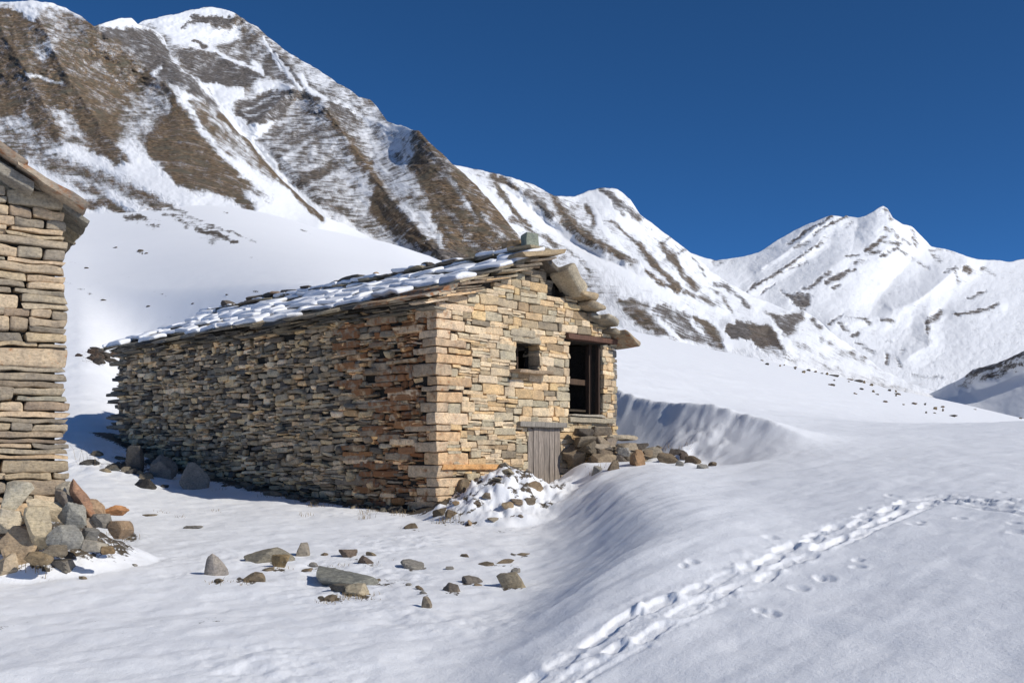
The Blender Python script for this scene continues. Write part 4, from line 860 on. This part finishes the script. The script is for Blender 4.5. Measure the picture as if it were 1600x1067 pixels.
hw.box((.08, -.5, -1.8), (3.4, -.1, 3.5), lpt(0, 0, 0), axL, (.045, .04, .035))
hw.box((.08, -6, -1.8), (.5, -.45, 3.4), lpt(0, 0, 0), axL, (.09, .08, .065))
hw.build('gable_wall', M_STONE, hs)
slL = .55; upL = -GL3 * math.cos(slL) + UP * math.sin(slL); nrL = UP * math.cos(slL) + GL3 * math.sin(slL)
rl = Stones(TPL_F)
for k in range(9):
    for j in range(9):
        rl.add(lpt(-.02 + k * .42, .35 + j * .75, 3.49 + k * .42 * math.tan(slL)), [upL, SL3, nrL], (.8, .8, .07), pick(GRY), warp=.09, r=.35, noise=.02, rust=.3)
rl.build('roof', M_STONE, hs)
for (s, d, z, L, D_, T, a, cl, rust) in ((.17, -.12, 3.66, 1.0, .62, .09, .50, (.40, .33, .25), .48), (.74, -.10, 3.78, .8, .4, .15, .46, (.30, .27, .22), .15), (.86, -.14, 4.10, .9, .6, .09, .54, (.40, .32, .24), .52), (1.5, -.1, 4.5, 1.0, .6, .1, .5, (.33, .28, .22), .4)):
    one('verge_slab', lpt(s, d, z), [-GL3 * math.cos(a) + UP * math.sin(a), -SL3, UP * math.cos(a) + GL3 * math.sin(a)], (L, D_, T), cl, hs, warp=.12, r=.35, noise=.025, freq=3.5, rust=rust)

# ---------------------------------------------------------------- rocks
def icos(n):
    import bmesh
    bm = bmesh.new(); bmesh.ops.create_icosphere(bm, subdivisions=n, radius=1.)
    V = np.array([v.co[:] for v in bm.verts]); Fq = np.array([[v.index for v in f.verts] for f in bm.faces]); bm.free(); return V, Fq
ICO = icos(4); ICO3 = icos(3)
def rock_mesh(dims, cuts, seed, flat=False, tpl=None):
    r = np.random.default_rng(seed); V, Fq = tpl or ICO; p = V.copy()
    sc = np.ones(len(p)) * 1.6
    for k in range(max(7, cuts - 4)):
        n = r.normal(size=3); n /= np.linalg.norm(n); d = r.uniform(.42, .8); dot = p @ n
        sc = np.minimum(sc, np.where(dot > .05, d / np.maximum(dot, .05), 9))
    for n in ((0, 0, 1.), (0, 0, -1.)): 
        dot = p @ np.array(n); sc = np.minimum(sc, np.where(dot > .05, (.5 if flat else .85) / np.maximum(dot, .05), 9))
    p = p * np.minimum(sc, 1.3)[:, None]; h = np.array(dims) / 2
    ext = (p.max(0) - p.min(0)) / 2; p = p / ext * h
    m = h.min()
    p = p + np.stack([fbm(p / m * 1.3 + 50 * k + seed, 4, seed + k) for k in range(3)], 1) * m * .10
    return p, Fq
rot = lambda ax, a: __import__('mathutils').Matrix.Rotation(a, 3, ax)
def rock(pos, dims, col, label, cat='rock', group=None, name='rock', seed=0, cuts=14, tilt=(0, 0, 0), flat=False, rust=.05, tpl=None):
    p, Fq = rock_mesh(dims, cuts, seed, flat, tpl)
    R = np.array(rot('Z', tilt[2]) @ rot('Y', tilt[1]) @ rot('X', tilt[0])); p = p @ R.T
    o = mesh_from(name, p, Fq, M_STONE, col=np.tile(np.r_[np.array(col), rust], (len(p), 1)))
    o.location = pos; return tag(o, label, cat, group)
def rock_at(px, py, w, h, col, label, dep=.9, sink=.6, seed=0, **kw):
    """px, py: foot of the rock in the photograph; w, h in photograph pixels"""
    X, Y, z = hit(px, py); k = Y / F_PX; W, H = w * k, h * k
    return rock((X, Y + W * dep * .35, z + H * (.5 - sink / 2 - .05)), (W * 1.12, W * dep, H * (1 + sink)), col, label, seed=seed, **kw)
G1, G2, BRN, OCH = (.3, .28, .245), (.24, .225, .2), (.2, .155, .105), (.34, .27, .18)
# stones lying in the snow before the hut
rock_at(337, 899, 34, 34, (.30, .27, .24), 'upright pointed grey stone in the snow, left end of the scattered stones', dep=.6, seed=3, cuts=9, tilt=(0, .12, .4))
rock_at(405, 880, 72, 24, (.27, .245, .19), 'wide low lichen-spotted boulder in the snow right of the pointed stone', seed=4, cuts=16, dep=.8)
rock_at(436, 886, 26, 18, (.26, .19, .1), 'small brown stone touching the right end of the lichen-spotted boulder', seed=5)
rock_at(469, 869, 24, 22, (.33, .29, .23), 'small upright tan stone between the lichen boulder and the flat slab', seed=6, cuts=10, dep=.7)
rock_at(388, 909, 32, 12, (.22, .17, .11), 'low brown stone just below the lichen-spotted boulder', seed=7)
rock_at(526, 914, 92, 16, (.235, .235, .205), 'large flat grey-green slab lying in the snow before the hut', dep=1.25, seed=8, cuts=10, tilt=(.13, .03, .1), sink=.8, flat=True, name='flat_slab', cat='stone slab')
rock_at(557, 930, 34, 18, (.40, .34, .24), 'squarish tan stone propping the front edge of the flat slab', seed=9, cuts=8)
rock_at(533, 925, 40, 11, (.16, .14, .11), 'thin dark stone under the front of the flat slab', seed=10, flat=True)
rock_at(514, 938, 22, 11, BRN, 'small dark brown clod below the left corner of the flat slab', seed=11)
rock_at(545, 870, 26, 12, (.17, .13, .1), 'dark stone behind the flat slab, left one of the pair', seed=12)
rock_at(570, 880, 26, 14, (.13, .1, .08), 'dark stone behind the flat slab, right one of the pair', seed=13)
rock_at(649, 889, 34, 14, G2, 'grey stone in the snow right of the flat slab', seed=14)
rock_at(706, 925, 30, 15, (.2, .165, .13), 'rounded brown stone in the snow midway to the drift', seed=15)
rock_at(735, 911, 32, 12, (.17, .15, .13), 'low dark stone just right of the rounded brown stone', seed=16)
rock_at(804, 917, 44, 18, (.27, .23, .165), 'tan and dark stone at the foot of the drift', seed=17, cuts=10)
rock_at(669, 950, 15, 15, (.24, .2, .15), 'small upright stone, the nearest to the camera on the flat snow', seed=18, cuts=9)
smalls = [(656, 921, 12, 6), (661, 928, 11, 6), (762, 884, 24, 6), (790, 880, 26, 6), (808, 895, 14, 7), (815, 868, 22, 5), (640, 826, 24, 9), (300, 826, 26, 4), (233, 806, 30, 3), (478, 893, 18, 6), (490, 886, 14, 8), (420, 892, 16, 6), (505, 868, 12, 5), (700, 890, 12, 5), (590, 908, 10, 5), (340, 910, 14, 6), (210, 885, 8, 4), (130, 905, 12, 5), (745, 915, 12, 4), (640, 915, 9, 4), (580, 868, 16, 5), (725, 870, 14, 4)]
for i, (a, b, w, h) in enumerate(smalls):
    rock_at(a, b, w, h, [BRN, G2, (.2, .16, .11)][i % 3], 'small dark stone barely showing through the flat snow', group='small stones in the flat snow', seed=30 + i, tpl=ICO3, name='small_rock')
rock_at(87, 888, 54, 13, (.2, .18, .15), 'long low grey stone in the snow before the left house rubble', seed=60, flat=True)
# boulders and stones along the foot of the long wall
rock_at(299, 764, 42, 44, (.25, .24, .22), 'large pointed grey boulder against the long wall, right of its neighbours', seed=61, cuts=10, dep=.6, tilt=(0, 0, .4), sink=.15)
rock_at(250, 748, 38, 40, (.2, .19, .175), 'leaning grey boulder in shadow against the long wall', seed=62, cuts=9, dep=.6, tilt=(0, .25, .3), sink=.15)
rock_at(214, 738, 26, 44, (.09, .085, .08), 'dark boulder near the far corner of the long wall', seed=63, cuts=10, dep=.8, sink=.15)
rock_at(222, 762, 40, 14, (.055, .05, .045), 'low black stone at the foot of the leaning boulder', seed=64, flat=True)
for i in range(46):
    v = rng.uniform(.3, 13.2); u = -rng.uniform(.12, .6); q = hutpt(u, v, 0); zz = float(ground_z(q[0], q[1])); s = rng.uniform(.1, .34)
    rock((q[0], q[1], zz + s * .1), (s, s * rng.uniform(.6, 1), s * rng.uniform(.35, .6)), pick(DRK) * .8, 'dark fallen stone lying along the foot of the shaded long wall', group='fallen stones along the long wall', seed=200 + i, tpl=ICO3, tilt=(rng.uniform(-.3, .3), rng.uniform(-.3, .3), rng.uniform(0, 6)), name='fallen_stone')
for i in range(22):
    a, b = rng.uniform(120, 265), rng.uniform(712, 764)
    if b > 728 + (a - 105) * .27 - 6: b = 720 + (a - 105) * .2
    rock_at(a, b, rng.uniform(10, 26), rng.uniform(5, 10), pick(DRK) * .8, 'dark stone half buried in the shaded snow by the far corner of the hut', group='stones in the shaded snow', seed=260 + i, tpl=ICO3, name='small_rock')
# snow covered rubble heap against the gable
heap = [(722, 766, 40, 26, BRN, .4), (836, 765, 40, 18, (.33, .24, .15), .2), (790, 795, 30, 18, (.36, .27, .17), .1), (806, 790, 34, 16, (.3, .23, .16), .1), (828, 788, 22, 16, (.22, .18, .13), .1), (760, 778, 24, 12, (.3, .24, .17), .1), (795, 740, 26, 12, (.36, .31, .22), .1), (788, 728, 20, 10, (.3, .26, .2), .1), (716, 745, 20, 18, (.25, .2, .14), .1), (703, 810, 26, 16, (.16, .12, .08), .1), (688, 806, 30, 18, (.14, .11, .075), .1), (735, 820, 22, 8, (.3, .22, .14), .1), (773, 815, 24, 8, (.3, .26, .2), .1), (712, 790, 18, 9, (.28, .2, .12), .1), (745, 752, 14, 8, (.2, .16, .12), .1), (780, 752, 26, 7, (.3, .26, .2), .1), (745, 790, 18, 7, (.2, .16, .12), .1), (815, 810, 16, 6, (.22, .18, .14), .1), (730, 735, 18, 12, (.3, .26, .19), .1), (756, 724, 16, 8, (.3, .26, .19), .1)]
for i, (a, b, w, h, c, sk) in enumerate(heap):
    lab = 'large brown stone bare of snow on the left side of the snowy rubble heap' if i == 0 else 'reddish brown stone on the right edge of the snowy rubble heap' if i == 1 else 'stone poking out of the snowy rubble heap against the gable'
    rock_at(a, b, w * .72, h * .72, c, lab, group=None if i < 2 else 'stones in the snowy rubble heap', seed=300 + i, sink=sk, tilt=(rng.uniform(-.4, .4), rng.uniform(-.4, .4), rng.uniform(0, 3)), cuts=10)
# pile of stones right of the plank door
pile = [(3.95, -.3, .05, .62, .5, .45, BRN), (4.1, -.35, .38, .75, .45, .2, (.14, .115, .085)), (4.0, -.3, .58, .5, .4, .16, (.09, .075, .06)), (4.6, -.35, .62, .7, .4, .18, (.17, .14, .105)), (4.5, -.4, .4, .45, .4, .2, (.2, .16, .115)), (4.45, -.55, .12, .5, .4, .3, (.13, .1, .07)),
        (4.95, -.4, .35, .5, .4, .3, (.22, .18, .14)), (5.3, -.45, .48, .9, .35, .12, (.3, .255, .19)), (5.1, -.6, .2, .8, .35, .15, (.25, .215, .16)), (5.45, -.75, .1, 1.25, .35, .17, (.2, .175, .14)), (4.8, -.75, -.05, .5, .4, .22, (.12, .1, .08)), (5.0, -.85, -.15, .5, .4, .2, (.14, .12, .1)), (5.2, -.6, -.05, .6, .5, .3, (.1, .085, .07)),
        (4.2, -.65, -.05, .5, .5, .4, (.17, .13, .09)), (4.35, -.5, .25, .55, .35, .14, (.24, .2, .15)), (4.75, -.5, .2, .5, .35, .16, (.3, .26, .2)), (5.6, -.5, .25, .5, .35, .12, (.2, .17, .13)), (4.1, -.45, .2, .5, .5, .3, (.11, .09, .065))]
pr = np.random.default_rng(5)
for k in range(16): pile.append((pr.uniform(4.0, 6.2), -pr.uniform(.35, .95), pr.uniform(-.05, .3), pr.uniform(.3, .6), pr.uniform(.25, .4), pr.uniform(.1, .22), [BRN, G2, (.22, .18, .13), (.1, .085, .07)][k % 4]))
for i, (u, v, z, L, D_, H, c) in enumerate(pile):
    q = hutpt(u, v, z + .05); L *= 1.12; H *= 1.12; c = np.array(c) * 1.35
    lab = 'long grey slab lying along the front of the stone pile' if i == 9 else 'long tan slab sticking out to the right on top of the stone pile' if i == 7 else 'round brown boulder at the left foot of the stone pile, beside the plank door' if i == 0 else 'brown stone heaped under the high doorway'
    rock(q, (L, D_, H), c, lab, group=None if i in (0, 7, 9) else 'stone pile under the doorway', seed=340 + i, cuts=16, flat=H < .25, tilt=(rng.uniform(-.1, .1), rng.uniform(-.1, .1), .8 + rng.uniform(-.25, .25)))
spill = [(1000, 727, 30, 26, (.32, .2, .11), 'upright reddish stone leaning in the snow before the stone pile'), (1045, 724, 34, 16, BRN, None), (1020, 715, 30, 14, (.3, .26, .2), None), (1062, 728, 22, 10, G2, None), (1085, 724, 24, 12, (.2, .15, .1), None), (1070, 716, 26, 10, (.17, .13, .1), None), (1100, 732, 20, 8, G2, None), (960, 734, 24, 16, BRN, None), (985, 716, 26, 10, (.24, .2, .15), None), (1030, 704, 22, 9, (.34, .28, .2), None), (1115, 728, 16, 7, BRN, None), (935, 738, 18, 12, G2, None), (1055, 712, 26, 12, (.12, .1, .085), None)]
for i, (a, b, w, h, c, lab) in enumerate(spill):
    rock_at(a, b, w, h, c, lab or 'broken stone in the snow between the stone pile and the drift', group=None if lab else 'stones spilled before the drift', seed=370 + i, cuts=10, tilt=(rng.uniform(-.3, .3), rng.uniform(-.3, .3), rng.uniform(0, 3)))
# rubble at the foot of the left house
def at(px, py, Y): return np.array([(px - CX) / F_PX * Y, Y, (HY - py) / F_PX * Y])
lr = [(22, 775, 13.05, 46, 44, (.43, .39, .3), 'pale rounded block at the foot of the left house wall', 0), (30, 850, 12.7, 62, 62, (.34, .255, .165), 'big rust-brown boulder at the left of the house rubble', 0), (64, 826, 12.6, 40, 70, (.42, .35, .235), 'tall tan slab standing upright in the house rubble', 0), (110, 838, 12.55, 58, 34, (.26, .25, .22), 'square grey slab lying flat at the front of the house rubble', 0), (115, 806, 12.8, 46, 36, (.27, .26, .225), 'grey diamond-shaped slab leaning in the middle of the house rubble', .6),
      (128, 782, 13., 26, 80, (.30, .175, .11), 'long red-brown slab leaning against the corner of the left house', -.5), (80, 795, 13., 70, 30, (.47, .39, .27), 'wide tan slab at the wall foot behind the upright slab', .25), (152, 800, 13., 24, 40, (.34, .23, .14), 'narrow tan stone standing right of the leaning slab', -.15), (182, 797, 13.1, 42, 16, (.4, .2, .09), 'flat orange stone at the right of the house rubble', .1), (185, 828, 12.9, 40, 28, (.23, .16, .1), 'brown clod of earth and grass at the right tip of the house rubble', 0),
      (10, 885, 12.4, 30, 40, (.40, .32, .22), 'tan stone at the left edge below the big boulder', 0), (142, 835, 12.7, 40, 22, (.23, .215, .185), None, 0), (95, 780, 13.1, 40, 30, (.2, .17, .14), None, 0), (165, 815, 12.9, 30, 24, (.2, .18, .15), None, 0), (150, 852, 12.5, 40, 18, (.3, .27, .22), None, 0), (5, 810, 12.9, 40, 40, (.46, .4, .3), None, 0), (170, 858, 12.5, 22, 14, (.22, .15, .08), None, 0), (85, 860, 12.3, 40, 18, (.17, .14, .1), None, 0), (55, 872, 12.2, 44, 22, (.2, .15, .09), None, 0), (140, 815, 12.9, 30, 20, (.3, .24, .18), None, .3), (105, 765, 13.2, 30, 26, (.37, .33, .26), None, 0)]
for i, (a, b, Y, w, h, c, lab, ro) in enumerate(lr):
    k = Y / F_PX
    rock(at(a, b, Y), (w * k, min(w, h) * k * .9, h * k), np.array(c) * 1.2, lab or 'broken stone wedged among the rubble of the left house', group=None if lab else 'house rubble', seed=400 + i, cuts=10, tilt=(rng.uniform(-.15, .15), ro, rng.uniform(-.4, .4)), rust=.3 if i in (1, 5, 8) else .05)
# stones kept on the roof
def roofpt(u, v, dz): return hutpt(u, v, float(roof_z(u)) + dz)
for i, (u, v, s, c, lab) in enumerate(((2.95, 5.55, (.3, .25, .16), (.4, .25, .12), 'rounded orange stone on the roof ridge'), (2.95, 9.9, (.5, .35, .16), (.28, .2, .14), 'brown stone on top of the small heap of roof slabs'), (2.9, 9.2, (.7, .5, .16), (.12, .105, .09), 'dark stone at the near end of the heap of roof slabs'), (2.95, 10.9, (.75, .5, .14), (.2, .17, .13), 'flat slab at the far end of the heap of roof slabs'), (2.95, 10.3, (.7, .45, .14), (.1, .09, .08), 'black slab under the brown stone on the roof'), (2.98, 6.4, (1.1, .5, .12), (.11, .1, .085), 'long dark slab on the ridge just beyond the orange stone'), (2.98, 7.3, (.9, .5, .12), (.1, .09, .08), 'low dark slab on the ridge before the heap of roof slabs'), (2.85, 8.3, (.5, .4, .12), (.1, .09, .08), 'small dark slab on the ridge nearest to the heap of roof slabs'), (2.98, .85, (.5, .4, .2), (.34, .24, .14), 'tan stone on the ridge behind the square block'), (2.9, 12.4, (.4, .4, .16), (.12, .1, .085), 'dark stone at the far end of the roof ridge'), (2.85, 3.4, (.5, .4, .12), (.12, .1, .085), 'dark slab on the near part of the snowy ridge'))):
    rock(roofpt(u, v, .24 + s[2] / 2), s, c, lab, name='roof_stone', seed=450 + i, cuts=12, flat=i > 2, tilt=(0, rng.uniform(-.1, .1), 2.4))
# far stones on the crest of the snowfield
crest = [(1190, 556), (1203, 558), (1222, 562), (1240, 566), (1247, 569), (1255, 571), (1270, 573), (1281, 576), (1290, 579), (1301, 583), (1312, 586), (1325, 589), (1333, 592), (1345, 596), (1352, 600), (1300, 602), (1306, 603), (1365, 602), (1375, 605), (1386, 608), (1398, 612), (1340, 608), (1350, 608), (1370, 612), (1390, 617), (1405, 620), (1418, 625), (1433, 632), (1448, 638), (1465, 634), (1470, 642), (1485, 648), (1462, 640), (1478, 638), (1268, 579), (1216, 565), (1410, 616), (1440, 634), (1524, 640), (1595, 652)]
for i, (a, b) in enumerate(crest):
    far = i >= 38; a += rng.uniform(-6, 6) * (not far); b += rng.choice([-1, 0, 1, 3, 8, 12]) * (not far)
    rock_at(a, b, rng.choice([3, 4, 5, 6, 9, 13]) * (1.2 if far else 1), rng.uniform(2., 4.8) * (.6 if far else 1), [(.15, .1, .06), (.1, .085, .07), (.2, .15, .09)][i % 3],
            'dark brown tussock or stone in the row across the snowfield crest' if not far else 'dark stone on the snow near the right edge, beyond the row of tussocks', group='tussocks on the snowfield crest' if not far else 'stones beyond the tussock row', seed=480 + i, tpl=ICO3, name='snowfield_stone', sink=.1)
for i in range(26):
    a = rng.normal(155, 26); b = 558 + (a - 150) * .22 + rng.normal(0, 6)
    if not 112 < a < 190: continue
    rock_at(a, b, rng.uniform(8, 22), rng.uniform(5, 11), (.09, .062, .045) if i % 2 else (.07, .058, .048), 'dark brown stone in the snow-dusted outcrop behind the hut', group='outcrop behind the hut', seed=530 + i, tpl=ICO3, name='outcrop_stone', sink=.1)
for i, (a, b, w, h) in enumerate([(218, 394, 9, 5), (228, 397, 6, 3), (232, 480, 7, 3), (355, 462, 6, 3), (180, 388, 7, 3), (160, 470, 8, 3), (135, 420, 7, 3), (300, 476, 6, 3)]):
    rock_at(a, b, w, h, (.1, .08, .06), 'lone dark stone on the open snow slope behind the hut', group='lone stones on the snow slope', seed=570 + i, tpl=ICO3, name='slope_stone', sink=.1)

# dry grass: thin blades
M_GRASS, nt_, b_ = mat_new('dry_grass'); b_.inputs['Base Color'].default_value = (.26, .19, .1, 1); b_.inputs['Roughness'].default_value = .9
def grass():
    V = []; Fq = []
    spots = []
    for k in range(26):
        v = rng.uniform(.2, 7); q = hutpt(-rng.uniform(.25, .9), v, 0); spots.append((q[0], q[1], 10, .16))
    for (a, b, n, h) in ((705, 812, 40, .25), (690, 815, 30, .2), (722, 765, 60, .22), (185, 835, 50, .16), (200, 842, 40, .14), (545, 936, 60, .1), (565, 934, 40, .1), (515, 942, 30, .08), (60, 885, 50, .18), (436, 888, 30, .08), (388, 911, 24, .08), (525, 885, 30, .08), (340, 911, 20, .08), (590, 882, 20, .08), (570, 810, 20, .2), (480, 806, 20, .16), (130, 720, 6, .9), (142, 728, 5, .6), (206, 735, 6, 1.), (1068, 700, 14, .2), (930, 735, 20, .15), (1040, 702, 14, .2), (250, 800, 12, .1), (340, 800, 12, .1), (280, 808, 14, .1)):
        X, Y, z = hit(a, b); spots.append((X, Y, n, h))
    for (X, Y, n, h) in spots:
        for j in range(n):
            x = X + rng.normal(0, .09); y = Y + rng.normal(0, .09); z = float(ground_z(x, y)) - .02; hh = h * rng.uniform(.4, 1.1)
            a = rng.uniform(0, 6.28); l = rng.uniform(.1, .7) * hh; w = .004; dx, dy = math.cos(a), math.sin(a); b = len(V)
            for t, ww in ((0, 1), (.55, .8), (1, .2)):
                cx, cy, cz = x + dx * l * t * t, y + dy * l * t * t, z + hh * (t - .25 * t * t)
                V.extend([(cx - dy * w * ww, cy + dx * w * ww, cz), (cx + dy * w * ww, cy - dx * w * ww, cz)])
            Fq.extend([(b, b + 1, b + 3, b + 2), (b + 2, b + 3, b + 5, b + 4)])
    tag(mesh_from('dry_grass', V, Fq, M_GRASS), 'dry straw coloured grass blades poking through the snow around the stones', 'grass', kind='stuff')
grass()

# ---------------------------------------------------------------- camera, sun, sky
cam = bpy.data.cameras.new('camera'); co = bpy.data.objects.new('camera', cam); C.objects.link(co); SC.camera = co
cam.sensor_width = 36; cam.lens = 36; cam.shift_y = (HY - 533.5) / 1600; cam.clip_start = .1; cam.clip_end = 20000
co.location = (0, 0, 0); co.rotation_euler = (math.radians(90), 0, 0)
EL = math.radians(34); Lh = np.array([-.870, .493]); Lh /= np.hypot(*Lh)
to = np.array([-Lh[0] * math.cos(EL), -Lh[1] * math.cos(EL), math.sin(EL)])
sun = bpy.data.lights.new('sun', 'SUN'); so = bpy.data.objects.new('sun', sun); C.objects.link(so)
sun.energy = 3.2; sun.angle = math.radians(.53); sun.color = (1, .955, .88)
import mathutils
so.rotation_euler = mathutils.Vector(to).to_track_quat('Z', 'Y').to_euler(); so.location = (20, -20, 30)
w = bpy.data.worlds.new('World'); SC.world = w; w.use_nodes = True; nt = w.node_tree
sky = nt.nodes.new('ShaderNodeTexSky'); sky.sky_type = 'NISHITA'; sky.sun_disc = False; sky.sun_elevation = EL
sky.sun_rotation = math.atan2(to[0], to[1]); sky.altitude = 2600; sky.air_density = .4; sky.dust_density = 2.; sky.ozone_density = 10.
bg = nt.nodes['Background']; bg.inputs['Strength'].default_value = .135; hsv = nt.nodes.new('ShaderNodeHueSaturation'); hsv.inputs['Hue'].default_value = .4925; hsv.inputs['Saturation'].default_value = 1.06
nt.links.new(sky.outputs[0], hsv.inputs['Color']); nt.links.new(hsv.outputs[0], bg.inputs[0])
SC.cycles.diffuse_bounces = 8; SC.cycles.max_bounces = 12
SC.view_settings.view_transform = 'Standard'; SC.view_settings.look = 'None'; SC.view_settings.exposure = .17; SC.view_settings.gamma = 1
